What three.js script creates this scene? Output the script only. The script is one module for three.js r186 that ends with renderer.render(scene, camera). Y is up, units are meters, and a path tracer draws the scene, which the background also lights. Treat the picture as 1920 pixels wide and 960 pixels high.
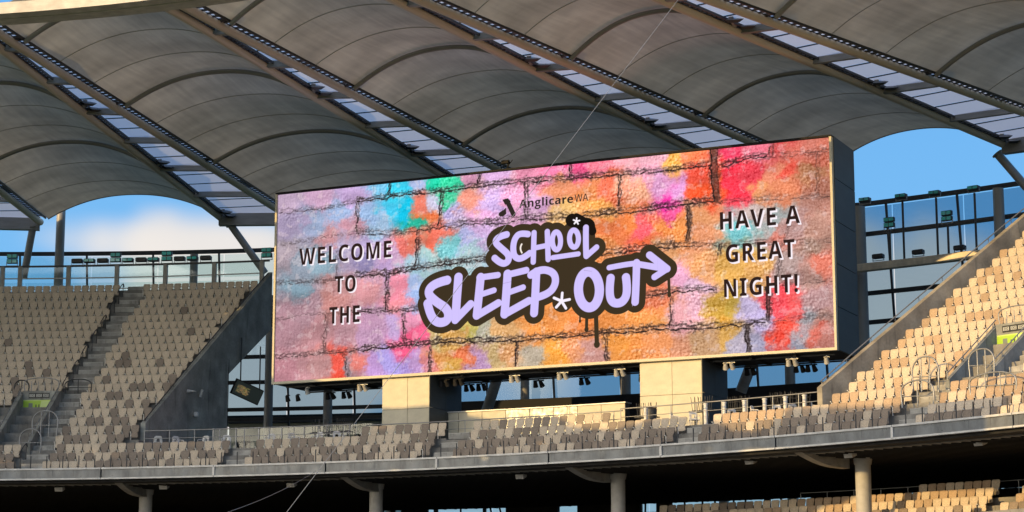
import * as THREE from 'three';
import { mergeGeometries } from 'three/addons/utils/BufferGeometryUtils.js';
import { RoundedBoxGeometry } from 'three/addons/geometries/RoundedBoxGeometry.js';
import { ImprovedNoise } from 'three/addons/math/ImprovedNoise.js';

// ---------------------------------------------------------------- camera, sky, sun, exposure
const V = (x, y, z) => new THREE.Vector3(x, y, z), RAD = Math.PI / 180;
const FOCAL = 4000, PITCH = Math.atan(742 / FOCAL), EYE = 1.7;      // pixels of the 1920 x 960 photograph
const scene = new THREE.Scene();
const camera = new THREE.PerspectiveCamera(2 * Math.atan(480 / FOCAL) / RAD, 2, 0.5, 6000);
camera.position.set(0, EYE, 0);
camera.rotation.set(PITCH, 0, 0);
scene.add(camera);

const PN = new ImprovedNoise();
const noise = (x, y, z = 0) => PN.noise(x, y, z);
const fbm = (x, y, z = 0, o = 4) => { let s = 0, a = 0.5, f = 1; for (let i = 0; i < o; i++) { s += a * noise(x * f, y * f, z + i * 7.3); a *= 0.5; f *= 2.03; } return s; };
const clamp = (v, a = 0, b = 1) => Math.min(b, Math.max(a, v));
const smooth = (a, b, v) => { const t = clamp((v - a) / (b - a)); return t * t * (3 - 2 * t); };
const mix = (a, b, t) => a + (b - a) * t;
let seed = 20240817;
const rnd = () => { seed = (seed * 1664525 + 1013904223) >>> 0; return seed / 4294967296; };

const SUN_AZ = 52 * RAD, SUN_EL = 9.5 * RAD;                          // behind the camera, to its left, low
const sunDir = V(-Math.sin(SUN_AZ) * Math.cos(SUN_EL), Math.sin(SUN_EL), Math.cos(SUN_AZ) * Math.cos(SUN_EL));
{
  const W = 1024, H = 512, d = new Float32Array(W * H * 4);
  const stops = [[-90, [0.10, 0.10, 0.08]], [-3, [0.20, 0.22, 0.22]], [0, [0.42, 0.52, 0.58]], [5, [0.28, 0.47, 0.66]], [10, [0.18, 0.46, 0.81]], [18, [0.13, 0.40, 0.82]], [45, [0.11, 0.30, 0.68]], [90, [0.09, 0.24, 0.56]]];
  for (let j = 0; j < H; j++) for (let i = 0; i < W; i++) {
    const el = ((j + 0.5) / H - 0.5) * Math.PI, az = ((i + 0.5) / W - 0.5) * 2 * Math.PI;
    const x = Math.cos(el) * Math.cos(az), y = Math.sin(el), z = Math.cos(el) * Math.sin(az), e = el / RAD;
    let k = 0; while (k < stops.length - 2 && e > stops[k + 1][0]) k++;
    const t = clamp((e - stops[k][0]) / (stops[k + 1][0] - stops[k][0]));
    let c = [0, 1, 2].map((n) => mix(stops[k][1][n], stops[k + 1][1][n], t));
    const cs = x * sunDir.x + y * sunDir.y + z * sunDir.z;          // the warm air round a low sun
    const air = smooth(-4, 3, e), g = (1.9 * Math.pow(clamp(cs * 0.5 + 0.5), 6) * Math.exp(-Math.max(0, e) / 34) + 2.6 * Math.pow(clamp(cs), 14)) * air;
    c = [c[0] * 0.74 + g * 1.0, c[1] * 0.74 + g * 0.82, c[2] * 0.74 + g * 0.58];
    if (e > 0) {
      const yy = e / 6.2, n = 0.5 + fbm(x * 4.2 + 11.3, z * 4.2 + 3.1, yy, 6) * 2.1;
      const patch = 0.5 + fbm(x * 2.1 + 5.6, z * 2.1 + 1.9, 2.2, 3) * 1.3;
      const leftBank = Math.exp(-Math.pow((Math.atan2(x, -z) / RAD + 9.5) / 5.5, 2));
      const band = smooth(12.9, 10.6, e) * smooth(0, 2, e) * 1.0 + smooth(8, 20, e) * smooth(70, 25, e) * 0.3;
      const cov = clamp(patch * 0.55 + leftBank * 0.8) * band;
      const m = smooth(0.62, 0.76, n * 0.62 + cov * 0.72);
      const top = 0.5 + 0.5 * clamp(fbm(x * 9 + 2, z * 9, yy * 2 + 4, 4) * 2 + 0.3, -1, 1);
      const cl = [mix(0.40, 0.62, top), mix(0.42, 0.57, top), mix(0.46, 0.52, top)];
      c = [0, 1, 2].map((q) => mix(c[q], cl[q], m * 0.93));
    }
    d.set([c[0], c[1], c[2], 1], (j * W + i) * 4);
  }
  const t = new THREE.DataTexture(d, W, H, THREE.RGBAFormat, THREE.FloatType);
  t.mapping = THREE.EquirectangularReflectionMapping; t.magFilter = t.minFilter = THREE.LinearFilter; t.needsUpdate = true;
  scene.background = t; scene.environment = t;
}
const sun = new THREE.DirectionalLight(new THREE.Color().setRGB(1, 0.65, 0.25), 2.9);
sun.position.copy(sunDir).multiplyScalar(400).add(V(0, 12, -105));
sun.target.position.set(0, 12, -105);
sun.castShadow = true; sun.shadow.radius = 0.3; sun.shadow.mapSize.set(4096, 4096);
Object.assign(sun.shadow.camera, { left: -160, right: 160, top: 90, bottom: -90, near: 10, far: 800 });
scene.add(sun, sun.target);
const renderer = new THREE.WebGLRenderer({ antialias: true });
renderer.toneMapping = THREE.LinearToneMapping;
renderer.toneMappingExposure = 1.5;
renderer.shadowMap.enabled = true;

// ---------------------------------------------------------------- the bowl's own coordinates: angle, radius, height above the eye
const CX = -35.3, CZ = -44.93, R = 70, HF = 9.6;
const BEND = -105, WIDE = 95;                                       // past this angle the ring opens to a wider arc
function P(phi, r, h) {
  if (phi >= BEND) { const a = phi * RAD; return V(CX + r * Math.sin(a), EYE + h, CZ - r * Math.cos(a)); }
  const b = BEND * RAD, cx = CX - (WIDE - 54) * Math.sin(b), cz = CZ + (WIDE - 54) * Math.cos(b), a = b + (phi - BEND) * RAD * 54 / WIDE;
  return V(cx + (r + WIDE - 54) * Math.sin(a), EYE + h, cz - (r + WIDE - 54) * Math.cos(a));
}
const deg = (m, r) => m / r / RAD;                                  // metres along the arc to degrees
function rayDir(px, py) { return V((px - 960) / FOCAL, (480 - py) / FOCAL, -1).applyEuler(new THREE.Euler(PITCH, 0, 0)); }
function hit(px, py, r) {                                           // where the sight line meets the cylinder of radius r: {phi, h}
  const d = rayDir(px, py), a = d.x * d.x + d.z * d.z, b = -CX * d.x - CZ * d.z, c = CX * CX + CZ * CZ - r * r;
  const t = (-b + Math.sqrt(b * b - a * c)) / a, x = d.x * t - CX, z = d.z * t - CZ;
  return { phi: Math.atan2(x, -z) / RAD, h: d.y * t };
}
const rowR = (i) => R + 0.7 + 0.8 * i, treadH = (i) => HF - 0.45 + 0.57 * i + (i === 0 ? 0.06 : i === 20 ? 0.08 : i >= 21 ? 0.2 : 0);
const wallL = (r) => 11.68 + (r - 73.9) * 0.083, wallR = (r) => 42.95 + (r - 73.9) * 0.155;

// ---------------------------------------------------------------- geometry helpers
const flat = (g) => { const n = g.index ? g.toNonIndexed() : g; n.computeVertexNormals(); return n; };
function clean(g) { const n = g.index ? g.toNonIndexed() : g; for (const k of Object.keys(n.attributes)) if (!['position', 'normal', 'uv'].includes(k)) n.deleteAttribute(k); return n; }
const merge = (list) => (list.length === 1 ? list[0] : mergeGeometries(list.map(clean)));
function polarBox(p0, p1, r0, r1, h0, h1, n = Math.max(1, Math.ceil(Math.abs(p1 - p0) / 1.3))) {
  const pos = [], uv = [];
  const quad = (a, b, c, d, ua) => { pos.push(a, b, c, a, c, d); uv.push(ua[0], ua[1], ua[2], ua[0], ua[2], ua[3]); };
  const f = (v, k) => (typeof v === 'function' ? v(k) : v);
  for (let i = 0; i < n; i++) {
    const a = mix(p0, p1, i / n), b = mix(p0, p1, (i + 1) / n);
    const A0 = P(a, r0, h0), A1 = P(a, r1, h0), A2 = P(a, r1, h1), A3 = P(a, r0, h1), B0 = P(b, r0, h0), B1 = P(b, r1, h0), B2 = P(b, r1, h1), B3 = P(b, r0, h1);
    const ua = a * RAD * r0, ub = b * RAD * r0;
    quad(A0, B0, B3, A3, [[ua, h0], [ub, h0], [ub, h1], [ua, h1]]);
    quad(B1, A1, A2, B2, [[ub, h0], [ua, h0], [ua, h1], [ub, h1]]);
    quad(A3, B3, B2, A2, [[ua, r0], [ub, r0], [ub, r1], [ua, r1]]);
    quad(A1, B1, B0, A0, [[ua, r1], [ub, r1], [ub, r0], [ua, r0]]);
    if (i === 0) quad(A1, A0, A3, A2, [[r1, h0], [r0, h0], [r0, h1], [r1, h1]]);
    if (i === n - 1) quad(B0, B1, B2, B3, [[r0, h0], [r1, h0], [r1, h1], [r0, h1]]);
  }
  const g = new THREE.BufferGeometry();
  g.setAttribute('position', new THREE.Float32BufferAttribute(pos.flatMap((v) => [v.x, v.y, v.z]), 3));
  g.setAttribute('uv', new THREE.Float32BufferAttribute(uv.flat(), 2));
  g.computeVertexNormals();
  return g;
}
function rod(a, b, r0, r1 = r0, seg = 10) {                         // round bar between two points
  const l = a.distanceTo(b), g = new THREE.CylinderGeometry(r1, r0, l, seg, 1);
  g.translate(0, l / 2, 0).applyQuaternion(new THREE.Quaternion().setFromUnitVectors(V(0, 1, 0), b.clone().sub(a).normalize())).translate(a.x, a.y, a.z);
  return g;
}
function bar(a, b, w, h) {                                          // rectangular bar between two points, h upwards
  const l = a.distanceTo(b), g = new THREE.BoxGeometry(w, h, l), m = new THREE.Matrix4().lookAt(a, b, V(0, 1, 0));
  m.setPosition(a.clone().add(b).multiplyScalar(0.5));
  return g.applyMatrix4(m);
}
function arcRod(p0, p1, r, h, rad, seg = 8, step = 0.6) {           // round bar bent along the bowl
  const n = Math.max(2, Math.ceil(Math.abs(p1 - p0) / step)), pts = [];
  for (let i = 0; i <= n; i++) pts.push(P(mix(p0, p1, i / n), r, h));
  return new THREE.TubeGeometry(new THREE.CatmullRomCurve3(pts), n * 2, rad, seg);
}
const path = (pts, rad, seg = 8, n = pts.length * 4) => new THREE.TubeGeometry(new THREE.CatmullRomCurve3(pts, false, 'centripetal'), n, rad, seg);
const box = (x, y, z, w, h, d) => new THREE.BoxGeometry(w, h, d).translate(x, y, z);
const rbox = (x, y, z, w, h, d, r = 0.02, s = 2) => new RoundedBoxGeometry(w, h, d, s, r).translate(x, y, z);
const cyl = (x, y, z, r0, r1, h, seg = 16) => new THREE.CylinderGeometry(r1, r0, h, seg).translate(x, y, z);

// ---------------------------------------------------------------- materials
function noiseTex(size, fn, srgb = true) {
  const d = new Uint8Array(size * size * 4);
  for (let j = 0; j < size; j++) for (let i = 0; i < size; i++) { const c = fn(i / size, j / size); for (let q = 0; q < 3; q++) d[(j * size + i) * 4 + q] = clamp(Array.isArray(c) ? c[q] : c) * 255; d[(j * size + i) * 4 + 3] = 255; }
  const t = new THREE.DataTexture(d, size, size); t.wrapS = t.wrapT = THREE.MirroredRepeatWrapping; t.magFilter = THREE.LinearFilter; t.minFilter = THREE.LinearMipmapLinearFilter; t.generateMipmaps = true;
  if (srgb) t.colorSpace = THREE.SRGBColorSpace; t.needsUpdate = true; return t;
}
const rep = (t, u, v = u) => { const c = t.clone(); c.repeat.set(u, v); c.needsUpdate = true; return c; };
const txConcrete = noiseTex(512, (u, v) => 0.86 + fbm(u * 6, v * 6, 1, 5) * 0.34 + fbm(u * 60, v * 60, 3, 2) * 0.10 - smooth(0.15, 0.45, fbm(u * 22, v * 3.2, 8, 3)) * 0.16);
const txMetal = noiseTex(512, (u, v) => 0.88 + fbm(u * 5, v * 7, 5, 5) * 0.22 + fbm(u * 3, v * 90, 2, 2) * 0.08);
const txFabric = noiseTex(512, (u, v) => 0.90 + fbm(u * 3, v * 8, 9, 5) * 0.22 + fbm(u * 30, v * 5, 4, 3) * 0.10);
const txFine = noiseTex(256, (u, v) => 0.90 + fbm(u * 9, v * 9, 6, 5) * 0.3);
const txPlain = noiseTex(256, (u, v) => 0.95 + fbm(u * 5, v * 9, 15, 4) * 0.09 + fbm(u * 40, v * 40, 16, 2) * 0.04);
const bmWrinkle = noiseTex(512, (u, v) => 0.5 + fbm(u * 2.5, v * 13, 3, 4) * 0.7 + fbm(u * 9, v * 30, 5, 2) * 0.12, false);
const bmGrain = noiseTex(256, (u, v) => 0.5 + fbm(u * 40, v * 40, 2, 3) * 0.8, false);
const col = (r, g, b) => new THREE.Color().setRGB(r, g, b);
const M = (c, rough = 0.7, metal = 0, extra = {}) => new THREE.MeshStandardMaterial({ color: col(...c), roughness: rough, metalness: metal, ...extra });
const MP = (c, rough, extra = {}) => new THREE.MeshPhysicalMaterial({ color: col(...c), roughness: rough, ...extra });
const mat = {
  concrete: M([0.30, 0.29, 0.265], 0.9, 0, { map: rep(txConcrete, 0.22), bumpMap: rep(bmGrain, 0.6), bumpScale: 0.004 }),
  wallBounceTint: M([0.44, 0.40, 0.32], 0.9, 0, { map: rep(txConcrete, 0.13), bumpMap: rep(bmGrain, 0.5), bumpScale: 0.004 }),  // concrete with the warm bounce from the sunlit seats put into its colour
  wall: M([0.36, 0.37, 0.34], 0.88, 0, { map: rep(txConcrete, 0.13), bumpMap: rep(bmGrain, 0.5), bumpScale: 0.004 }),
  step: M([0.48, 0.47, 0.43], 0.9, 0, { map: rep(txConcrete, 0.3) }),
  fascia: M([0.185, 0.20, 0.21], 0.45, 0.25, { map: rep(txConcrete, 0.35, 0.12), roughnessMap: rep(txFine, 0.3) }),
  trim: M([0.66, 0.66, 0.64], 0.45, 0.2, { map: rep(txMetal, 0.4) }),
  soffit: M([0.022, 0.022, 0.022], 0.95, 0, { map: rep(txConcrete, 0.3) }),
  black: M([0.012, 0.012, 0.013], 0.85, 0),
  dark: M([0.055, 0.057, 0.06], 0.5, 0.2, { map: rep(txFine, 1) }),
  steel: M([0.84, 0.75, 0.58], 0.5, 0.05, { map: rep(txMetal, 0.5, 0.12) }),
  steelGrey: M([0.38, 0.37, 0.34], 0.5, 0.1, { map: rep(txMetal, 0.5, 0.3) }),
  galv: M([0.36, 0.37, 0.37], 0.42, 0.5, { map: rep(txFine, 1) }),
  ringPaint: M([0.70, 0.66, 0.58], 0.55, 0, { map: rep(txMetal, 0.3) }),
  membrane: MP([0.73, 0.70, 0.59], 1.0, { map: rep(txFabric, 0.09, 0.05), bumpMap: rep(bmWrinkle, 0.055, 0.05), bumpScale: 0.03, transmission: 0.17, thickness: 0, side: THREE.DoubleSide }),
  seam: M([0.40, 0.38, 0.33], 0.8),
  skylight: MP([0.86, 0.89, 0.94], 1.0, { transmission: 0.6, thickness: 0, side: THREE.DoubleSide }),
  stripGlass: MP([1, 1, 1], 1.0, { transmission: 0.9, thickness: 0, side: THREE.DoubleSide }),
  glass: MP([0.86, 0.92, 0.92], 0.04, { transmission: 1, thickness: 0, ior: 1.45, side: THREE.DoubleSide }),
  glassTint: MP([0.60, 0.69, 0.74], 0.04, { transmission: 1, thickness: 0, ior: 1.3, side: THREE.DoubleSide }),
  glassClear: MP([0.90, 0.94, 0.92], 0.05, { transmission: 1, thickness: 0, ior: 1.45, side: THREE.DoubleSide }),
  cream: M([0.68, 0.63, 0.48], 0.7, 0, { map: rep(txPlain, 0.4) }),
  cabinet: M([0.075, 0.086, 0.084], 0.55, 0.1, { map: rep(txMetal, 0.3) }),
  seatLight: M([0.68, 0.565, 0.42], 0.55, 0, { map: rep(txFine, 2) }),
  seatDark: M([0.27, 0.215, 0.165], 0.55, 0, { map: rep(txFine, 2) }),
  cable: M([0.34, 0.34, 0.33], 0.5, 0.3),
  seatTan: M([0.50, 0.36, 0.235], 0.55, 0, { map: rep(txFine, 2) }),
  column: M([0.46, 0.45, 0.42], 0.7, 0, { map: rep(txPlain, 1, 4) }),
  hinge: M([0.62, 0.62, 0.60], 0.4, 0.3),
  white: M([0.80, 0.80, 0.78], 0.45, 0, { map: rep(txFine, 2) }),
  teal: MP([0.08, 0.62, 0.60], 0.12, { clearcoat: 1 }),  // lens glass, its teal reflection painted in as base colour
  grass: M([0.09, 0.14, 0.05], 0.95, 0, { map: rep(txFine, 0.2) }),
  lime: M([0.36, 0.55, 0.04], 0.6, 0),
};

// ---------------------------------------------------------------- naming helpers
const taken = new Map();
function numbered(name) { const k = taken.get(name) || 0; taken.set(name, k + 1); return k ? name + '_' + String(k).padStart(3, '0') : name; }
function tag(o, label, category, group, kind) { if (label) o.userData.label = label; if (category) o.userData.category = category; if (group) o.userData.group = group; if (kind) o.userData.kind = kind; return o; }
function mesh(name, geos, m, parent) {
  const o = new THREE.Mesh(merge(Array.isArray(geos) ? geos : [geos]), m); o.castShadow = o.receiveShadow = true;
  o.name = parent ? name : numbered(name); (parent || scene).add(o); return o;
}
function thing(name, label, category, group, pos, turn = 0) {
  const g = new THREE.Group(); g.name = numbered(name); scene.add(g); tag(g, label, category, group);
  if (pos) g.position.copy(pos); g.rotation.y = turn; return g;
}
const single = (name, geos, m, label, category, group) => tag(mesh(name, geos, m), label, category, group);
const structure = (name, geos, m) => tag(mesh(name, geos, m), null, null, null, 'structure');
function copyOf(o, label, group) { const c = o.clone(); c.name = numbered(o.name.replace(/_\d{3}$/, '')); c.userData = { ...o.userData }; if (label) c.userData.label = label; if (group) c.userData.group = group; scene.add(c); return c; }

// ================================================================ LARGE STRUCTURE
structure('ground', new THREE.CircleGeometry(4000, 64).rotateX(-Math.PI / 2), mat.grass);

// ---- concrete terraces of the upper bowl: one step per row, split where the screen's gap is cut
const LEFT0 = -8, RIGHT1 = 76, FLOOR = HF - 0.45 + 0.57 * 3 - 0.1;   // FLOOR: the terrace below the screen
{
  const L = structure('seating_terrace', polarBox(LEFT0, 60, 70.06, 71.1, HF - 0.58, treadH(0)), mat.concrete);
  const step = (i, a, b) => { const r0 = rowR(i) - 0.4; const m = mesh('row_step', polarBox(a, b, r0, r0 + 0.86, treadH(i) - 0.9, treadH(i) - 0.002 * (i % 2)), mat.concrete, L); return m; };
  for (let i = 1; i < 24; i++) {
    const r = rowR(i);
    if (i < 3) step(i, LEFT0, RIGHT1);
    else { step(i, LEFT0, wallL(r) - 0.05); step(i, wallR(r) + 0.05, RIGHT1); if (i === 3) { step(i, 21.7, 26.0); step(i, 27.0, 33.8); } }
  }
}
structure('terrace_floor', polarBox(11.9, 43.4, rowR(3) - 0.38, 98, FLOOR - 0.4, FLOOR), mat.concrete);

// ---- cheek walls at the two cut ends of the stands
function cheek(wallAt, side, outline, label, m) {
  const g = thing('cheek_wall', label, 'wall', 'sloping end walls of the stand');
  const t = side * 0.28, n = outline.length, pos = [], uv = [];
  const pt = ([r, h], off) => P(wallAt(r) + deg(off, r), r, h);
  const tri = THREE.ShapeUtils.triangulateShape(outline.map(([r, h]) => new THREE.Vector2(r, h)), []);
  for (const [a, b, c] of tri) { for (const k of [a, b, c]) { pos.push(pt(outline[k], 0)); uv.push(outline[k]); } for (const k of [c, b, a]) { pos.push(pt(outline[k], t)); uv.push(outline[k]); } }
  for (let i = 0; i < n; i++) { const A = outline[i], B = outline[(i + 1) % n]; const q = [pt(A, 0), pt(B, 0), pt(B, t), pt(A, t)]; pos.push(q[0], q[1], q[2], q[0], q[2], q[3]); uv.push(A, B, B, A, B, A); }
  const bg = new THREE.BufferGeometry();
  bg.setAttribute('position', new THREE.Float32BufferAttribute(pos.flatMap((v) => [v.x, v.y, v.z]), 3)); bg.setAttribute('uv', new THREE.Float32BufferAttribute(uv.flat(), 2)); bg.computeVertexNormals();
  mesh('wall_panel', bg, m, g);
  return g;
}
const topL = (r) => HF + 0.2 + 0.57 * (r - 70.7) / 0.8 + 0.12, topR = (r) => HF + 0.95 + 0.57 * (r - 70.7) / 0.8;
{
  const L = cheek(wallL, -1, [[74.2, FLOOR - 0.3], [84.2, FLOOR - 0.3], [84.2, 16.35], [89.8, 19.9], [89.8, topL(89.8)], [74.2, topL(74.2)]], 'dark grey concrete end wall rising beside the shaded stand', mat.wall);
  for (const r of [79.3, 84.2]) mesh('panel_joint', polarBox(wallL(r) + 0.004, wallL(r) + 0.022, r, r + 0.05, FLOOR, topL(r) - 0.05, 1), mat.black, L);
  const rail = []; for (let r = 74.2; r <= 89.6; r += 0.8) rail.push(P(wallL(r) - 0.08, r, topL(r) + 0.14));
  mesh('capping_rail', path(rail, 0.035, 6), mat.dark, L);
  for (let r = 74.4; r < 89.5; r += 1.6) mesh('rail_bracket', rod(P(wallL(r) - 0.08, r, topL(r) - 0.02), P(wallL(r) - 0.08, r, topL(r) + 0.14), 0.018, 0.018, 6), mat.dark, L);
  const Rr = cheek(wallR, 1, [[72.8, FLOOR - 0.5], [92, FLOOR + 8], [92, topR(92)], [72.8, topR(72.8)]], 'sunlit concrete end wall climbing beside the golden seats', mat.wallBounceTint);
  const rail2 = []; for (let r = 72.9; r <= 92; r += 0.8) rail2.push(P(wallR(r) + 0.08, r, topR(r) + 0.20));
  mesh('capping_rail', path(rail2, 0.035, 6), mat.galv, Rr);
  for (let r = 73; r < 91; r += 1.6) mesh('rail_bracket', rod(P(wallR(r) + 0.08, r, topR(r) - 0.02), P(wallR(r) + 0.08, r, topR(r) + 0.2), 0.02, 0.02, 6), mat.galv, Rr);
  for (const r of [76.2, 80, 83.8, 87.6]) mesh('panel_joint', polarBox(wallR(r) + 0.2, wallR(r) + 0.215, r, r + 0.04, topR(r) - 1.6, topR(r) - 0.04, 1), mat.black, Rr);
}

// ---- the deck front: metal fascia panels with pale rails, curved brackets below
{
  const g = thing('deck_fascia', 'long curved grey metal fascia along the front edge of the upper deck', 'fascia');
  const b0 = 11.12, st = 5.235;
  for (let k = -4; k <= 12; k++) {
    const a = b0 + k * st, b = a + st, gap = 0.035;
    const up = HF + 0.02, lo = HF - 0.60;
    // panel face leans out at the bottom a little: two bands
    mesh('fascia_panel', polarBox(a + gap, b - gap, 69.86, 70.06, lo + 0.08, up - 0.09, 4), mat.fascia, g);
    mesh('top_rail', polarBox(a + gap * 0.4, b - gap * 0.4, 69.78, 70.12, up - 0.09, up, 4), mat.trim, g);
    mesh('bottom_rail', polarBox(a + gap * 0.4, b - gap * 0.4, 69.80, 70.10, lo, lo + 0.08, 4), mat.trim, g);
    if (((k % 2) + 2) % 2 === 1) mesh('joint_cover', polarBox(a - 0.05, a + 0.05, 69.79, 69.9, lo + 0.08, up - 0.09, 1), mat.trim, g);
    else {
      mesh('joint_gap', polarBox(a - 0.034, a + 0.034, 69.95, 70.05, lo, up, 1), mat.black, g);
      const sh = [], base = lo - 0.02;                              // curved bracket that carries the deck
      for (let q = 0; q <= 12; q++) { const t = q / 12; sh.push(new THREE.Vector2(0.2 + t * 4.2, base - 0.62 * Math.sin(Math.min(1, t * 1.25) * Math.PI / 2))); }
      const s = new THREE.Shape([new THREE.Vector2(0.2, base + 0.1), ...sh, new THREE.Vector2(4.4, base + 0.1)]);
      const bg = new THREE.ExtrudeGeometry(s, { depth: 0.42, bevelEnabled: false }).rotateY(Math.PI / 2).translate(-0.21, EYE, 0);
      bg.rotateY(-(a + 0.55) * RAD); const o = P(a + 0.55, R, 0); bg.translate(o.x, 0, o.z);
      mesh('curved_bracket', bg, mat.steelGrey, g);
    }
  }
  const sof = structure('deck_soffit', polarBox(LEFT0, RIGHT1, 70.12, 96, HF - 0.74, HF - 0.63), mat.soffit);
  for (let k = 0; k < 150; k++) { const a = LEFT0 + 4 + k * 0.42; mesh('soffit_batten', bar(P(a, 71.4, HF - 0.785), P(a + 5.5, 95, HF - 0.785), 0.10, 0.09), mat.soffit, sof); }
}

// ---- columns under the deck
[0.9, 11.7, 22.1, 33.0, 43.7, 54.2].forEach((phi, k) => {
  const o = P(phi, 74.6, -EYE), c = thing('deck_column', ['round concrete column under the deck', 'round concrete column under the shaded deck', 'round grey column beneath the pier of the screen', 'round column near the foot of the lower seats', 'round column catching a band of sunlight below the deck', 'round concrete column at the far lower seats'][k], 'column', 'columns under the deck', o);
  mesh('shaft', cyl(0, (HF - 0.75 + EYE) / 2, 0, 0.36, 0.36, HF - 0.75 + EYE, 28), mat.column, c);
  mesh('capital', cyl(0, HF - 0.75 + EYE - 0.18, 0, 0.40, 0.44, 0.3, 28), mat.column, c);
});

// ---- lower tier under the deck: terraces, back wall with windows
const lowR = (j) => 75.4 + 0.8 * j, lowH = (j) => 5.25 + 0.42 * j;
{
  const lt = structure('lower_terrace', polarBox(LEFT0, RIGHT1, 60, 75.0, 2.0, lowH(0) - 0.42), mat.concrete);
  for (let j = 0; j < 5; j++) mesh('row_step', polarBox(30, RIGHT1, lowR(j) - 0.4, lowR(j) + 0.46, lowH(j) - 0.8, lowH(j)), mat.concrete, lt);
  structure('concourse_floor', polarBox(LEFT0, RIGHT1, 75.0, 104, 4.3, 4.8), mat.concrete);
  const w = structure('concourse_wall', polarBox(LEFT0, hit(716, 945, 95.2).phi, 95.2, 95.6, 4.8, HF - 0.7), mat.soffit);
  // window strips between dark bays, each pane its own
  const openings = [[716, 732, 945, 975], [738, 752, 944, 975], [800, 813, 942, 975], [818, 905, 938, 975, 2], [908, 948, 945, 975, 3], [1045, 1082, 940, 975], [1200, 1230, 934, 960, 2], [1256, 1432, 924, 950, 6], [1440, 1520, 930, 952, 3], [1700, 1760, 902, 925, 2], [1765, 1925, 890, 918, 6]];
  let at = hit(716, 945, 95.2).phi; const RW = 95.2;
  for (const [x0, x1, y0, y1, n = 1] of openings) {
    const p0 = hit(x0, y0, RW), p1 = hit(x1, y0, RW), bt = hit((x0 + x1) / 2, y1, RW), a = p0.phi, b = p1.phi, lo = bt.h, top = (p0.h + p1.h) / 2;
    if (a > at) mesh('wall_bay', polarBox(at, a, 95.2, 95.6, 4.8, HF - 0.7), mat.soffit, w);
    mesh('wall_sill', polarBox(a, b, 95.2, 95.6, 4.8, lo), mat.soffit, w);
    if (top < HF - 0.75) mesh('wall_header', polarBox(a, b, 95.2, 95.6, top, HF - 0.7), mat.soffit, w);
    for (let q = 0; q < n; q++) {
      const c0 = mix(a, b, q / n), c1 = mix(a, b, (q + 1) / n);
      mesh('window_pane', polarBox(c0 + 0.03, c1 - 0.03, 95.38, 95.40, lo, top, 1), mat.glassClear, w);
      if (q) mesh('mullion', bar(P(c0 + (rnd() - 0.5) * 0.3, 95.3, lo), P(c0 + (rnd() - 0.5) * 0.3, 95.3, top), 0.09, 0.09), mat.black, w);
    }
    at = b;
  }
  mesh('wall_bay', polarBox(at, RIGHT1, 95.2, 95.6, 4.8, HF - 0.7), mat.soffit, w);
}

// ================================================================ THE SCREEN
const SBL = V(-13.689, EYE + 15, -120.975), SU = V(0.90450, 0, 0.42647), SN = V(-0.42647, 0, 0.90450), SW = 33.296, SH = 11.16, SD = 3.9;
const S = (u, v, n) => SBL.clone().addScaledVector(SU, u).add(V(0, v, 0)).addScaledVector(SN, n);   // metres along, up, out
const SYAW = -Math.atan2(0.42647, 0.90450);
const sbox = (u0, u1, v0, v1, n0, n1) => { const g = new THREE.BoxGeometry(u1 - u0, v1 - v0, n1 - n0); g.rotateY(SYAW); const c = S((u0 + u1) / 2, (v0 + v1) / 2, (n0 + n1) / 2); return g.translate(c.x, c.y, c.z); };

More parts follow.
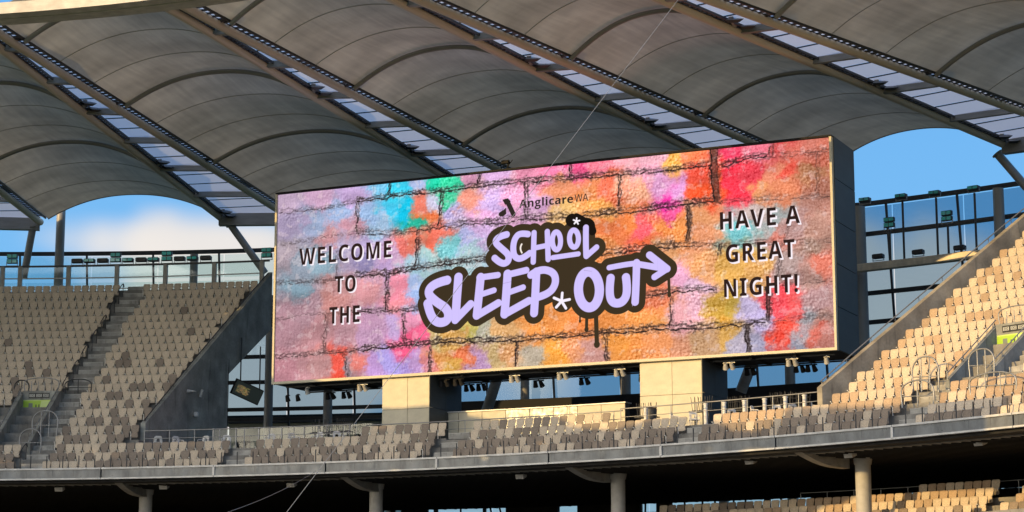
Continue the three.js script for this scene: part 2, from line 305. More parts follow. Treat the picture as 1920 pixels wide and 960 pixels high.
function screenPicture() {
  const W = 2048, H = 688, cv = document.createElement('canvas'); cv.width = W; cv.height = H;
  const c = cv.getContext('2d');
  // the photograph's quadrilateral of the display to the picture's rectangle
  const src = [[521.5, 363], [1569.5, 252.5], [1569.5, 652], [512, 719]], dst = [[0, 0], [W, 0], [W, H], [0, H]];
  const A = []; const bb = [];
  for (let i = 0; i < 4; i++) { const [x, y] = src[i], [u, v] = dst[i]; A.push([x, y, 1, 0, 0, 0, -u * x, -u * y]); bb.push(u); A.push([0, 0, 0, x, y, 1, -v * x, -v * y]); bb.push(v); }
  for (let i = 0; i < 8; i++) { let p = i; for (let k = i; k < 8; k++) if (Math.abs(A[k][i]) > Math.abs(A[p][i])) p = k; [A[i], A[p]] = [A[p], A[i]]; [bb[i], bb[p]] = [bb[p], bb[i]]; for (let k = 0; k < 8; k++) if (k !== i) { const f = A[k][i] / A[i][i]; for (let q = i; q < 8; q++) A[k][q] -= f * A[i][q]; bb[k] -= f * bb[i]; } }
  const h = bb.map((v, i) => v / A[i][i]);
  const T = (x, y) => { const w = h[6] * x + h[7] * y + 1; return [(h[0] * x + h[1] * y + h[2]) / w, (h[3] * x + h[4] * y + h[5]) / w]; };
  const scaleAt = (x, y) => { const a = T(x, y), b = T(x, y + 4); return Math.hypot(b[0] - a[0], b[1] - a[1]) / 4; };
  // painted colours, read off the photograph
  const K = [[540, 375, 190, 165, 190], [600, 372, 205, 165, 195], [660, 365, 200, 170, 215], [720, 352, 120, 190, 225], [745, 348, 60, 205, 235], [785, 345, 175, 190, 230], [820, 338, 40, 205, 165], [850, 335, 60, 210, 160], [880, 335, 215, 150, 180], [930, 322, 220, 175, 220], [990, 315, 240, 150, 180], [1050, 312, 235, 125, 165], [1090, 305, 240, 90, 140], [1130, 300, 250, 130, 150], [1180, 298, 245, 170, 180], [1230, 292, 250, 185, 200], [1270, 290, 250, 180, 90], [1310, 285, 245, 130, 85], [1380, 272, 245, 70, 105], [1430, 268, 235, 120, 140], [1480, 262, 225, 90, 90], [1540, 262, 195, 115, 100], [1500, 275, 205, 110, 95],
    [545, 410, 165, 150, 180], [590, 405, 150, 165, 195], [640, 400, 150, 170, 205], [670, 420, 205, 150, 165], [620, 440, 200, 145, 150], [690, 400, 160, 190, 230], [705, 420, 165, 195, 225], [735, 385, 70, 195, 230], [765, 395, 20, 190, 225], [790, 375, 225, 120, 100], [800, 400, 240, 120, 70], [780, 412, 40, 190, 160], [815, 380, 195, 190, 215], [840, 375, 70, 200, 150], [850, 395, 190, 175, 225], [880, 370, 235, 150, 130], [930, 380, 205, 175, 225], [910, 405, 230, 170, 215], [970, 370, 235, 165, 200], [1010, 390, 215, 165, 205], [1060, 355, 235, 150, 110], [1060, 395, 240, 190, 120], [1110, 360, 235, 145, 90], [1150, 345, 245, 120, 90], [1130, 390, 240, 165, 90], [1200, 350, 245, 175, 140], [1215, 330, 245, 165, 190], [1250, 345, 235, 170, 215], [1290, 350, 230, 160, 215], [1320, 335, 245, 90, 70], [1335, 350, 245, 90, 50], [1262, 365, 240, 50, 160],
    [1385, 330, 245, 60, 80], [1400, 350, 240, 60, 80], [1425, 325, 235, 70, 85], [1440, 345, 225, 150, 100], [1480, 350, 215, 130, 95], [1470, 320, 225, 140, 110], [1488, 320, 230, 90, 75], [1530, 320, 190, 130, 95], [1550, 350, 185, 120, 100], [1545, 295, 200, 110, 90],
    [535, 480, 165, 150, 160], [560, 500, 140, 150, 165], [600, 490, 140, 165, 180], [575, 560, 175, 140, 150], [560, 545, 125, 150, 165], [640, 465, 170, 160, 190], [700, 465, 185, 165, 205], [720, 505, 190, 160, 205], [690, 495, 140, 130, 170], [760, 460, 235, 120, 110], [775, 440, 235, 125, 100], [815, 450, 235, 110, 85], [830, 435, 240, 120, 100], [845, 460, 120, 190, 195], [800, 480, 165, 200, 200], [870, 450, 180, 180, 225], [880, 480, 165, 195, 200], [910, 430, 205, 170, 215], [770, 495, 155, 190, 205], [740, 480, 205, 165, 200], [1160, 430, 240, 130, 80], [1190, 415, 240, 135, 75], [1140, 455, 240, 150, 90], [1215, 430, 240, 100, 110], [1222, 460, 240, 110, 70], [1250, 420, 240, 145, 80], [1280, 430, 240, 150, 85], [1265, 400, 240, 90, 150], [1250, 470, 225, 160, 110], [1320, 410, 235, 160, 110], [1330, 440, 225, 150, 110], [1400, 425, 130, 195, 200], [1390, 440, 120, 190, 195], [1460, 405, 170, 180, 180], [1425, 395, 195, 175, 170], [1500, 425, 185, 145, 140], [1545, 420, 180, 135, 120], [1480, 435, 215, 130, 115], [1530, 455, 175, 140, 125], [1540, 390, 185, 130, 115],
    [540, 610, 170, 130, 140], [560, 590, 165, 130, 140], [625, 560, 195, 135, 130], [640, 545, 190, 140, 140], [690, 540, 215, 150, 155], [700, 520, 195, 150, 170], [750, 545, 235, 140, 160], [745, 570, 230, 140, 150], [780, 530, 165, 185, 225], [785, 560, 160, 185, 230], [600, 625, 185, 135, 140], [650, 630, 185, 140, 150], [700, 600, 195, 150, 180], [690, 640, 185, 145, 175], [740, 600, 195, 165, 210], [780, 600, 230, 150, 180], [760, 645, 235, 90, 130], [790, 630, 240, 100, 140], [820, 628, 200, 175, 120], [850, 630, 210, 160, 90], [885, 625, 195, 180, 100], [910, 620, 175, 170, 150], [950, 620, 215, 165, 110], [1000, 615, 235, 150, 80], [1050, 600, 240, 150, 80], [1090, 610, 240, 140, 75], [1150, 605, 240, 150, 80], [1200, 600, 240, 155, 85], [1240, 580, 240, 150, 90], [1235, 560, 235, 130, 95], [1230, 600, 240, 160, 90], [1290, 520, 235, 170, 200], [1320, 500, 235, 165, 110], [1310, 540, 225, 180, 205], [1340, 490, 225, 160, 110], [1380, 500, 225, 170, 90], [1400, 490, 230, 175, 95], [1420, 515, 220, 165, 100], [1310, 580, 230, 175, 190], [1280, 600, 230, 165, 170], [1345, 575, 205, 160, 70], [1375, 570, 200, 165, 75], [1360, 600, 220, 160, 70], [1415, 575, 195, 180, 215], [1425, 600, 190, 175, 215], [1480, 500, 175, 150, 145], [1530, 520, 180, 140, 130], [1545, 500, 215, 120, 100], [1540, 560, 185, 145, 145], [1470, 562, 235, 80, 90], [1490, 570, 230, 90, 90], [1455, 575, 235, 85, 95], [1475, 600, 240, 85, 70], [1490, 605, 235, 85, 70], [1460, 640, 235, 75, 60], [1510, 590, 165, 165, 170], [1500, 620, 160, 150, 155], [1545, 610, 180, 140, 130],
    [540, 700, 185, 130, 140], [570, 690, 190, 140, 145], [600, 690, 195, 145, 145], [628, 680, 240, 95, 80], [632, 700, 240, 85, 65], [655, 690, 160, 140, 150], [670, 680, 215, 120, 110], [700, 690, 190, 150, 205], [720, 680, 175, 160, 225], [755, 690, 175, 150, 215], [780, 685, 190, 150, 200], [805, 690, 215, 130, 130], [820, 680, 215, 145, 80], [850, 690, 210, 160, 80], [870, 670, 225, 120, 80], [890, 680, 190, 150, 190], [925, 675, 200, 170, 120], [960, 665, 220, 160, 110], [1000, 670, 185, 170, 150], [1040, 660, 240, 160, 70], [1080, 650, 225, 150, 105], [1110, 660, 205, 150, 140], [1160, 650, 240, 155, 75], [1200, 655, 240, 150, 80], [1230, 650, 240, 155, 100], [1280, 655, 225, 155, 120], [1330, 640, 205, 160, 120], [1380, 645, 175, 165, 180], [1365, 625, 215, 165, 90], [1430, 645, 165, 160, 185], [1500, 648, 150, 150, 165], [1545, 648, 185, 130, 120], [1540, 630, 215, 110, 95]];
  const pts = K.map(([x, y, r, g, b]) => [...T(x, y), r, g, b]);
  // mortar joints of the pictured wall, first as a mask
  const strokeOn = (cx, pp, wd, style) => { cx.beginPath(); pp.forEach(([x, y], i) => { const [u, v] = T(x, y); i ? cx.lineTo(u, v) : cx.moveTo(u, v); }); cx.lineWidth = wd; cx.strokeStyle = style; cx.lineCap = cx.lineJoin = 'round'; cx.stroke(); };
  const J = [
    [[[518, 396], [620, 386], [672, 374]], 5, 0.8], [[[672, 374], [735, 364], [800, 357], [860, 350]], 5, 1.7], [[[860, 350], [930, 340], [1000, 334], [1080, 329], [1160, 322]], 6, 1.6], [[[1160, 322], [1240, 316], [1345, 303]], 6, 1.5], [[[1365, 306], [1420, 290], [1450, 287]], 6, 1.6], [[[1450, 287], [1500, 284], [1569, 276]], 5, 0.5],
    [[[530, 458], [600, 444], [670, 434]], 4, 0.5], [[[670, 434], [735, 436], [810, 424], [870, 418]], 7, 1.1], [[[870, 416], [935, 414], [1000, 406], [1080, 402]], 7, 1.4], [[[1100, 400], [1200, 392], [1290, 378], [1350, 372]], 7, 1.6], [[[1350, 376], [1430, 370], [1569, 364]], 5, 0.45],
    [[[516, 530], [610, 527], [670, 518]], 5, 0.7], [[[670, 516], [735, 511], [785, 500], [870, 489], [920, 482]], 6, 1.7], [[[1130, 474], [1210, 464], [1310, 456]], 7, 1.6], [[[1310, 458], [1400, 455], [1450, 452]], 6, 0.8], [[[1450, 455], [1569, 448]], 5, 0.4],
    [[[514, 600], [600, 588], [660, 584]], 4, 0.4], [[[660, 584], [740, 583], [790, 578]], 5, 1.3], [[[1215, 552], [1290, 543], [1345, 541]], 6, 1.5], [[[1345, 541], [1440, 535], [1569, 525]], 4, 0.4],
    [[[512, 672], [600, 664], [680, 656]], 5, 0.9], [[[680, 656], [750, 648], [820, 642]], 6, 1.7], [[[820, 641], [900, 640], [970, 637], [1090, 628]], 6, 2.2], [[[1090, 627], [1150, 622], [1220, 618]], 6, 2.0], [[[1220, 617], [1310, 614], [1350, 611]], 7, 1.8], [[[1350, 611], [1440, 602]], 6, 1.6], [[[1450, 602], [1569, 590]], 5, 0.4],
    [[[735, 342], [733, 362]], 3, 2], [[[906, 322], [902, 344]], 4, 2], [[[1080, 303], [1078, 328]], 4, 2], [[[1462, 264], [1460, 286]], 5, 1.2], [[[672, 376], [671, 434]], 4, 1.3], [[[833, 355], [828, 420]], 4, 2], [[[993, 338], [993, 405]], 5, 1.6], [[[1172, 324], [1168, 388]], 4, 1.5],
    [[[633, 470], [631, 520]], 3, 0.6], [[[787, 430], [783, 500]], 5, 1.6], [[[728, 516], [725, 582]], 5, 1.5], [[[612, 592], [605, 660]], 5, 0.9], [[[757, 590], [759, 645]], 4, 1.5], [[[1475, 455], [1465, 530]], 3, 0.7], [[[1265, 556], [1262, 615]], 4, 1.2], [[[645, 668], [652, 708]], 5, 0.9], [[[806, 654], [806, 700]], 3, 1.6], [[[972, 640], [968, 688]], 3, 1.6], [[[1138, 628], [1140, 676]], 4, 1.5], [[[1500, 385], [1480, 450]], 3, 0.5], [[[1360, 455], [1356, 478]], 3, 1.4], [[[1548, 280], [1545, 360]], 4, 0.4]];
  const mk = document.createElement('canvas'); mk.width = W; mk.height = H; const mc = mk.getContext('2d'); mc.fillStyle = '#000'; mc.fillRect(0, 0, W, H);
  const heavy = [[[[1352, 268], [1350, 300], [1352, 340], [1354, 372]], 11], [[[1300, 384], [1301, 420], [1297, 450]], 6], [[[1447, 538], [1446, 600]], 6], [[[1405, 612], [1408, 660]], 6]];
  for (const [pp, w, k] of J) for (const q of [1.0, 0.62]) strokeOn(mc, pp, w * 4.8 * q, `rgba(255,255,255,${Math.min(0.72, 0.42 * k)})`);
  for (const [pp, w] of heavy) for (const q of [1.1, 0.8, 0.5]) strokeOn(mc, pp, w * 3.6 * q, 'rgba(255,255,255,0.62)');
  const md = mc.getImageData(0, 0, W, H).data;
  const im = c.createImageData(W, H), d = im.data;
  for (let j = 0; j < H; j += 2) for (let i = 0; i < W; i += 2) {
    const wx = i + fbm(i / 90, j / 90, 1, 5) * 84 + fbm(i / 16, j / 16, 7, 3) * 20, wy = j + fbm(i / 90, j / 90, 5, 5) * 76 + fbm(i / 16, j / 16, 9, 3) * 20;
    let r = 0, g = 0, b = 0, w = 0;
    for (const p of pts) { const q = (p[0] - wx) ** 2 + (p[1] - wy) ** 2; if (q > 32000) continue; const k = 1 / (q * q * Math.sqrt(q) + 1.5e6); r += p[2] * k; g += p[3] * k; b += p[4] * k; w += k; }
    if (!w) { r = 200; g = 150; b = 140; w = 1; }
    const flake = smooth(0.14, 0.22, fbm(i / 34 + 9, j / 34, 3, 5)) * 0.28, wash = 1 + fbm(i / 150, j / 60, 21, 3) * 0.3;
    const mi = clamp(Math.round(i + fbm(i / 16, j / 16, 31, 3) * 22), 0, W - 1), mj = clamp(Math.round(j + fbm(i / 16, j / 16, 37, 3) * 22), 0, H - 1), mask = md[(mj * W + mi) * 4] / 255;
    const em = fbm(i / 9, j / 9, 41, 3) - fbm((i - 5) / 9, (j - 5) / 9, 41, 3);          // embossed relief of the pictured bricks
    const dim = i < 640 ? 0.55 : 1, grit = fbm(i / 10, j / 8, 51, 3), vary = 0.30 + 0.48 * smooth(-0.2, 0.25, fbm(i / 70, j / 50, 71, 3)), rough = smooth(-0.1, 0.3, fbm(i / 120, j / 90, 61, 3));
    for (let a = 0; a < 2; a++) for (let e = 0; e < 2; e++) {
      const ii = i + a, jj = j + e, o = (jj * W + ii) * 4, n = fbm(ii / 6, jj / 6, 2, 2) * 34 * dim + em * (22 + 60 * rough) * dim, crack = smooth(0.03, 0.0, Math.abs(fbm(ii / 30, jj / 30, 12, 3))) * 30 * dim;
      const dk = mask * smooth(-0.22, 0.1, grit), lt = mask * smooth(0.02, -0.3, grit) * 0.5;
      const px = [mix(r / w * wash, 236, flake), mix(g / w * wash, 214, flake), mix(b / w * wash, 214, flake)];
      for (let q = 0; q < 3; q++) d[o + q] = mix(mix(px[q] + n - crack, [52, 42, 42][q], dk * vary), [225, 205, 200][q], lt);
      d[o + 3] = 255;
    }
  }
  c.putImageData(im, 0, 0);
  // the sharp lower arris of each course, broken and uneven
  for (const [pp, w] of heavy) for (const [q, al] of [[2.3, 0.3], [1.5, 0.34]]) strokeOn(c, pp, w * q, `rgba(60,47,42,${al})`);
  for (const [pp, w, k] of [...J, ...heavy.map(([p, w]) => [p, w, 1.8])]) for (let s = 0; s < pp.length - 1; s++) {
    const a = T(...pp[s]), b = T(...pp[s + 1]), len = Math.hypot(b[0] - a[0], b[1] - a[1]), n = Math.max(2, Math.ceil(len / 9)), tx = (b[0] - a[0]) / len, ty = (b[1] - a[1]) / len;
    for (const [side, al] of [[0.9, 0.62], [-0.9, 0.34]]) for (let q = 0; q < n; q++) {
      if (rnd() > 0.55 + 0.25 * k) continue;
      const f = (t) => { const x = mix(a[0], b[0], t), y = mix(a[1], b[1], t), o = w * side + fbm(x / 26, y / 26, 81 + side, 3) * 15; return [x - ty * o, y + tx * o]; };
      c.beginPath(); c.moveTo(...f(q / n)); c.lineTo(...f((q + 1) / n)); c.lineWidth = 2.2 + rnd() * 3.2 * Math.min(1.4, k); c.lineCap = 'round'; c.strokeStyle = `rgba(38,28,28,${Math.min(0.85, al * (0.35 + 0.5 * k) * (0.6 + rnd() * 0.6))})`; c.stroke();
    }
  }
  // ---- lettering
  const ink = '#2b1c1a';
  const words = (str, x, y, size, width) => {
    const v = T(x, y)[1], k = scaleAt(x, y), gp = size * k * 0.07; c.font = `bold ${size * k * 1.38}px sans-serif`; c.textAlign = 'left'; c.textBaseline = 'middle';
    const wL = T(x - width / 2, y)[0], wR = T(x + width / 2, y)[0], w0 = [...str].map((ch) => c.measureText(ch).width), sx = Math.min(0.95, (wR - wL - gp * (str.length - 1)) / w0.reduce((m, n) => m + n, 0)), ws = w0.map((m) => m * sx), sum = ws.reduce((m, n) => m + n, 0), gap = (wR - wL - sum) / (str.length - 1);
    for (const [off, style] of [[5.5, '#f3e9f0'], [0, ink]]) { let p = wL + off; for (let i = 0; i < str.length; i++) { c.save(); c.translate(p, v + off); c.scale(sx, 1); c.fillStyle = style; c.fillText(str[i], 0, 0); c.restore(); p += ws[i] + gap; } }
  };
  words('WELCOME', 649, 474, 32, 177); words('TO', 648, 533, 31, 42); words('THE', 646, 592, 32, 60);
  words('HAVE A', 1433, 407, 34, 155); words('GREAT', 1433, 470, 34, 133); words('NIGHT!', 1433, 536, 34, 145);
  // ---- the hand-drawn title: strokes given in the enlarged view of it
  const z = (x, y) => T(760 + x / 2.824, 340 + y / 2.824), zk = scaleAt(1030, 510) / 2.824;
  const brush = (pp, w, style) => {
    const q = pp.map(([x, y]) => z(x, y)); c.beginPath(); c.moveTo(...q[0]);
    if (q.length === 2) c.lineTo(...q[1]); else { for (let i = 1; i < q.length - 1; i++) { const mx = (q[i][0] + q[i + 1][0]) / 2, my = (q[i][1] + q[i + 1][1]) / 2; i === q.length - 2 ? c.quadraticCurveTo(...q[i], ...q[i + 1]) : c.quadraticCurveTo(...q[i], mx, my); } }
    c.lineWidth = w * zk; c.lineCap = c.lineJoin = 'round'; c.strokeStyle = style; c.stroke();
  };
  const poly = (pp, style) => { c.beginPath(); pp.forEach((p, i) => { const q = z(...p); i ? c.lineTo(...q) : c.moveTo(...q); }); c.closePath(); c.fillStyle = style; c.fill(); };
  const ring = (x, y, rx, ry, w, style, lean = 0) => { const pp = []; for (let i = 0; i <= 40; i++) { const a = i / 40 * Math.PI * 2; pp.push([x + Math.cos(a) * rx - Math.sin(a) * ry * lean, y + Math.sin(a) * ry]); } brush(pp, w, style); };
  const letters = [
    // SCHOOL
    [[[550, 278], [510, 288], [484, 318], [520, 352], [562, 388], [556, 428], [518, 438], [484, 405]], 33], [[[664, 276], [622, 268], [592, 300], [582, 352], [590, 402], [630, 412], [672, 378]], 31],
    [[[697, 268], [690, 426]], 27], [[[768, 262], [770, 412]], 27], [[[692, 352], [768, 336]], 25], [[[795, 402], [932, 382]], 24], [[[975, 240], [972, 330], [974, 392]], 29], [[[974, 395], [1030, 346]], 27],
    // SLEEP
    [[[228, 524], [158, 540], [118, 592], [166, 640], [232, 680], [232, 742], [178, 756], [136, 718], [122, 650]], 44], [[[289, 508], [278, 620], [270, 730]], 44], [[[268, 738], [352, 652]], 38],
    [[[408, 508], [396, 612], [384, 712]], 42], [[[400, 510], [500, 496]], 30], [[[398, 604], [478, 578]], 28], [[[382, 716], [500, 646]], 36],
    [[[552, 490], [544, 600], [532, 706]], 42], [[[546, 496], [652, 470]], 32], [[[544, 594], [634, 562]], 28], [[[530, 708], [664, 634]], 36],
    [[[706, 478], [700, 590], [690, 700]], 40], [[[676, 496], [722, 462], [800, 478], [812, 540], [770, 600], [700, 618]], 36],
    // OUT and the arrow
    [[[1102, 512], [1092, 580], [1104, 646], [1160, 648], [1194, 590], [1184, 508]], 40], [[[1242, 430], [1238, 540], [1230, 640]], 36], [[[1095, 456], [1180, 438], [1242, 432]], 26], [[[1242, 436], [1400, 462]], 30], [[[1312, 388], [1404, 462]], 34], [[[1404, 462], [1336, 506]], 30]];
  const rings = [[816, 312, 22, 48, 26], [910, 300, 24, 46, 26], [985, 574, 56, 96, 46]];
  const shade = '#3a2f20', fill = '#c9bbf3';
  for (const [pp, w] of letters) brush(pp, w + 76, shade);
  for (const [x, y, rx, ry, w] of rings) { ring(x, y, rx, ry, w + 76, shade); brush([[x, y - ry * 0.4], [x, y + ry * 0.4]], rx * 2, shade); }
  poly([[500, 330], [700, 300], [1000, 300], [1010, 430], [1250, 440], [1240, 600], [900, 640], [700, 640], [300, 700], [160, 640], [240, 520], [480, 470]], shade);
  brush([[840, 640], [845, 640]], 110, shade); brush([[900, 200], [990, 230]], 70, '#16110e'); brush([[925, 185], [1005, 225], [1010, 260]], 44, '#16110e');
  for (const [a, b, w] of [[[972, 690], [968, 790], 17], [[1020, 690], [1022, 870], 24], [[936, 690], [934, 745], 9], [[1412, 500], [1413, 604], 15]]) { brush([a, b], w, shade); brush([b, [b[0], b[1] - 4]], w * 1.35, shade); }
  for (const [pp, w] of letters) brush(pp, w * 1.14, fill);
  for (const [x, y, rx, ry, w] of rings) ring(x, y, rx, ry, w * 1.12, fill);
  poly([[1222, 640], [1246, 610], [1246, 560], [1216, 560], [1214, 668]], fill); poly([[676, 700], [712, 660], [712, 620], [676, 620], [684, 720]], fill);
  for (let i = 0; i < 5; i++) { const a = -Math.PI / 2 + 0.1 + i * Math.PI * 2 / 5; brush([[838, 636], [838 + Math.cos(a) * 44, 636 + Math.sin(a) * 44]], 15, '#efe8f7'); }
  for (let i = 0; i < 5; i++) { const a = -Math.PI / 2 + 0.1 + i * Math.PI * 2 / 5; brush([[925, 206], [925 + Math.cos(a) * 17, 206 + Math.sin(a) * 17]], 9, '#f2ecf4'); }
  brush([[630, 330], [616, 352], [630, 376]], 9, '#f2e8e0');
  for (const pp of [[[620, 520], [450, 560]], [[960, 470], [1000, 476]]]) brush(pp, 2.5, 'rgba(60,45,60,0.25)');
  // ---- small line above the title
  brush([[556, 98], [588, 168]], 26, '#2e2724'); poly([[530, 90], [560, 82], [575, 100], [545, 118]], '#2e2724');
  brush([[520, 168], [534, 158]], 24, '#2e2724'); poly([[510, 176], [548, 132], [550, 166], [530, 182]], '#2e2724');
  {
    const [u0, v0] = z(620, 112), [u1] = z(912, 112), [u2] = z(990, 96), k = zk;
    c.textBaseline = 'middle'; c.textAlign = 'left'; c.fillStyle = '#2e2724';
    const fit = (s, a, b, wt, sz, y) => { c.save(); c.font = `${wt} ${sz * k}px sans-serif`; const m = c.measureText(s).width; c.translate(a, y); c.scale((b - a) / m, 1); c.fillText(s, 0, 0); c.restore(); };
    fit('Anglicare', u0, u1, 'bold', 62, v0 + 1); fit('WA', u1 + 3, u2, 'normal', 56, v0);
  }
  // module columns of the display, a shade dimmer every few hand-widths
  for (let x = 0; x < W; x += 26) { c.fillStyle = `rgba(20,10,25,${x < 620 ? 0.07 : 0.025})`; c.fillRect(x, 0, 2, H); }
  const t = new THREE.CanvasTexture(cv); t.colorSpace = THREE.SRGBColorSpace; t.anisotropy = 8; return t;
}
{
  const g = thing('video_screen', 'huge video screen showing a painted brick wall with welcome lettering', 'screen');
  mesh('cabinet', sbox(0.16, SW - 0.16, 0.16, SH - 0.1, -SD, -0.10), mat.cabinet, g);
  const tex = screenPicture();
  const dm = new THREE.MeshPhysicalMaterial({ color: 0x020202, roughness: 1, specularIntensity: 0.1, emissive: 0xffffff, emissiveMap: tex, emissiveIntensity: 0.75 });
  const dg = new THREE.PlaneGeometry(SW - 0.28, SH - 0.26).rotateY(SYAW), dc = S(SW / 2, SH / 2, -0.03); dg.translate(dc.x, dc.y, dc.z);
  mesh('display', dg, dm, g);
  mesh('display_back', sbox(0.1, SW - 0.1, 0.1, SH - 0.1, -0.10, -0.05), mat.black, g);
  mesh('bottom_frame', sbox(0, SW, -0.02, 0.12, -0.25, 0.06), mat.cream, g);
  mesh('top_frame', sbox(0, SW, SH - 0.10, SH, -0.25, 0.06), mat.black, g);
  mesh('side_frame', sbox(0, 0.12, 0.12, SH - 0.10, -0.25, 0.06), mat.cream, g);
  mesh('side_frame', sbox(SW - 0.12, SW, 0.12, SH - 0.10, -0.25, 0.06), mat.cream, g);
  for (const u of [0.06, SW - 0.06]) for (let k = 0; k < 5; k++) { const a = 0.02 + k * (SH / 5), b = a + SH / 5 - 0.035; mesh('side_panel', sbox(u - 0.1, u + 0.1, a, b, -SD, -0.26), mat.cabinet, g); }
  mesh('underside', sbox(0.1, SW - 0.1, 0.0, 0.14, -SD, -0.26), mat.black, g);
  for (let k = 1; k < 14; k++) mesh('underside_rib', sbox(k * SW / 14 - 0.06, k * SW / 14 + 0.06, -0.12, 0.0, -SD + 0.1, -0.4), mat.black, g);
  mesh('lighting_rail', sbox(0.4, SW - 0.4, -0.14, -0.06, -0.95, -0.87), mat.dark, g);
  mesh('lighting_rail', sbox(0.4, SW - 0.4, -0.14, -0.06, -SD + 0.3, -SD + 0.38), mat.dark, g);
}
// ---- the two clad piers that carry it
for (const [u0, u1, label] of [[7.02, 10.2, 'clad pier under the screen with a diagonal shadow across it'], [22.45, 26.08, 'clad pier under the screen standing fully in sunlight']]) {
  const g = thing('screen_pier', label, 'pier', 'piers under the screen');
  const base = FLOOR + EYE - SBL.y, top = -0.03, rows = [base, base + (top - base) * 0.16, base + (top - base) * 0.58, top];
  mesh('core', sbox(u0 + 0.04, u1 - 0.04, base, top, -SD + 0.1, -0.36), mat.cabinet, g);
  for (let q = 0; q < 2; q++) for (let k = 0; k < 3; k++) mesh('cladding_panel', sbox(mix(u0, u1, q / 2) + 0.012, mix(u0, u1, (q + 1) / 2) - 0.012, rows[k] + 0.012, rows[k + 1] - 0.012, -0.36, -0.26), mat.cream, g);
  for (let q = 0; q < 2; q++) for (let k = 0; k < 3; k++) mesh('side_panel', sbox(u1 - 0.04, u1, rows[k] + 0.012, rows[k + 1] - 0.012, -SD + 0.12 + q * 1.96, -SD + 0.12 + q * 1.96 + 1.94), mat.cabinet, g);
}

// ================================================================ FACADE AND RAILS BEHIND THE STANDS
const FR = 105;
{
  const cols = [[1.75, 31.5, 'tall tapered facade column standing clear against the sky', 0.40], [7.1, 27.6, 'slim facade column behind the row of floodlights', 0.36], [10.2, 24.5, 'facade column beside the hanging monitor', 0.36], [12.55, 22, 'facade column behind the screen corner', 0.38], [15.1, 22, 'facade column hidden behind the screen', 0.38], [20.35, 22, 'facade column seen through the gap beside the shaded pier', 0.36], [24.3, 22, 'facade column seen in the middle of the gap under the screen', 0.40], [28.0, 22, 'facade column seen beside the sunlit pier', 0.36], [30.6, 22, 'facade column seen past the sunlit pier', 0.40], [33.3, 27.6, 'facade column beside the edge of the screen', 0.62], [38.5, 27.6, 'facade column rising behind the sunlit end wall', 0.42], [43.7, 27.6, 'facade column behind the sunlit stand', 0.42]];
  for (const [phi, top, label, rad] of cols) {
    const b = P(phi, FR - 1, -EYE), o = thing('facade_column', label, 'column', 'columns of the facade', b);
    mesh('shaft', cyl(0, (top + EYE) / 2, 0, rad, rad * 0.78, top + EYE, 20), mat.steelGrey, o);
    mesh('base_plate', cyl(0, 0.1, 0, rad * 1.3, rad * 1.3, 0.2, 20), mat.steelGrey, o);
  }
  const g = thing('glazed_facade', 'tall glazed facade of dark rails and tinted panes behind the stands', 'facade');
  const levels = [13.2, 15.95, 16.64, 18.55, 20.35, 22.2, 24.0, 26.0, 27.95];
  levels.forEach((h, k) => mesh('rail', polarBox(h > 23 && h < 27 ? 30 : -8, 56, FR - 0.12, FR + 0.12, h - 0.13, h + (k === 8 ? 0.14 : 0.13), 60), mat.dark, g));
  const mull = []; for (let p = -7.6; p < 56; p += 2.62) mull.push(p);
  const lean = 0.18;
  mull.forEach((p, k) => {
    mesh('mullion', bar(P(p + lean, FR - 0.05, 13.2), P(p - lean, FR - 0.05, 27.85), 0.13, 0.13), mat.dark, g);
    if (k < mull.length - 1) for (let q = 1; q < 8; q++) {
      const l0 = levels[q] + 0.13, l1 = levels[q + 1] - (q === 7 ? 0.2 : 0.13);
      mesh('pane', polarBox(p + 0.02, mull[k + 1] - 0.02, FR + 0.14, FR + 0.16, l0, l1, 1), p < 14 && q > 5 ? mat.glass : mat.glassTint, g);
    }
  });
  // opaque dark wall below the sill, behind the gap under the screen
  const w = single('spandrel_wall', polarBox(17.4, 42.6, 100, 100.3, FLOOR, 16.15), mat.black, 'black spandrel wall behind the terrace under the screen', 'wall');
}
// diagonal struts from the canopy's outer ends and behind the gap
{
  const strut = (a, b, rad, label) => { const o = thing('diagonal_strut', label, 'strut', 'diagonal steel struts'); mesh('tube', rod(a, b, rad, rad, 16), mat.steelGrey, o); mesh('end_plate', rod(a, a.clone().lerp(b, 0.03), rad * 1.35, rad * 1.35, 16), mat.steelGrey, o); };
  const h1 = hit(497, 512, 104), h2 = hit(44, 522, 104), h3 = hit(1925, 352, 104), h4 = hit(77, 432, 104);
  strut(P(8.6, 103.3, 29.6), P(h1.phi, 104, h1.h), 0.26, 'diagonal strut dropping from the canopy end beside the screen');
  strut(P(0.75, 103.4, 29.7), P(h2.phi, 104, h2.h), 0.26, 'diagonal strut dropping from the canopy end near the tall column');
  strut(P(38.7, 103.3, 29.6), P(h3.phi, 104, h3.h), 0.26, 'diagonal strut dropping from the canopy end above the sunlit stand');
  const m0 = hit(940, 700, 92), m1 = hit(912, 772, 92), m2 = hit(1417, 678, 92), m3 = hit(1389, 735, 92);
  strut(P(m0.phi, 92, m0.h + 0.5), P(m1.phi, 92, m1.h), 0.33, 'raking strut behind the gap between the two piers');
  strut(P(m2.phi, 92, m2.h + 0.5), P(m3.phi, 92, m3.h), 0.33, 'raking strut behind the gap past the sunlit pier');
}
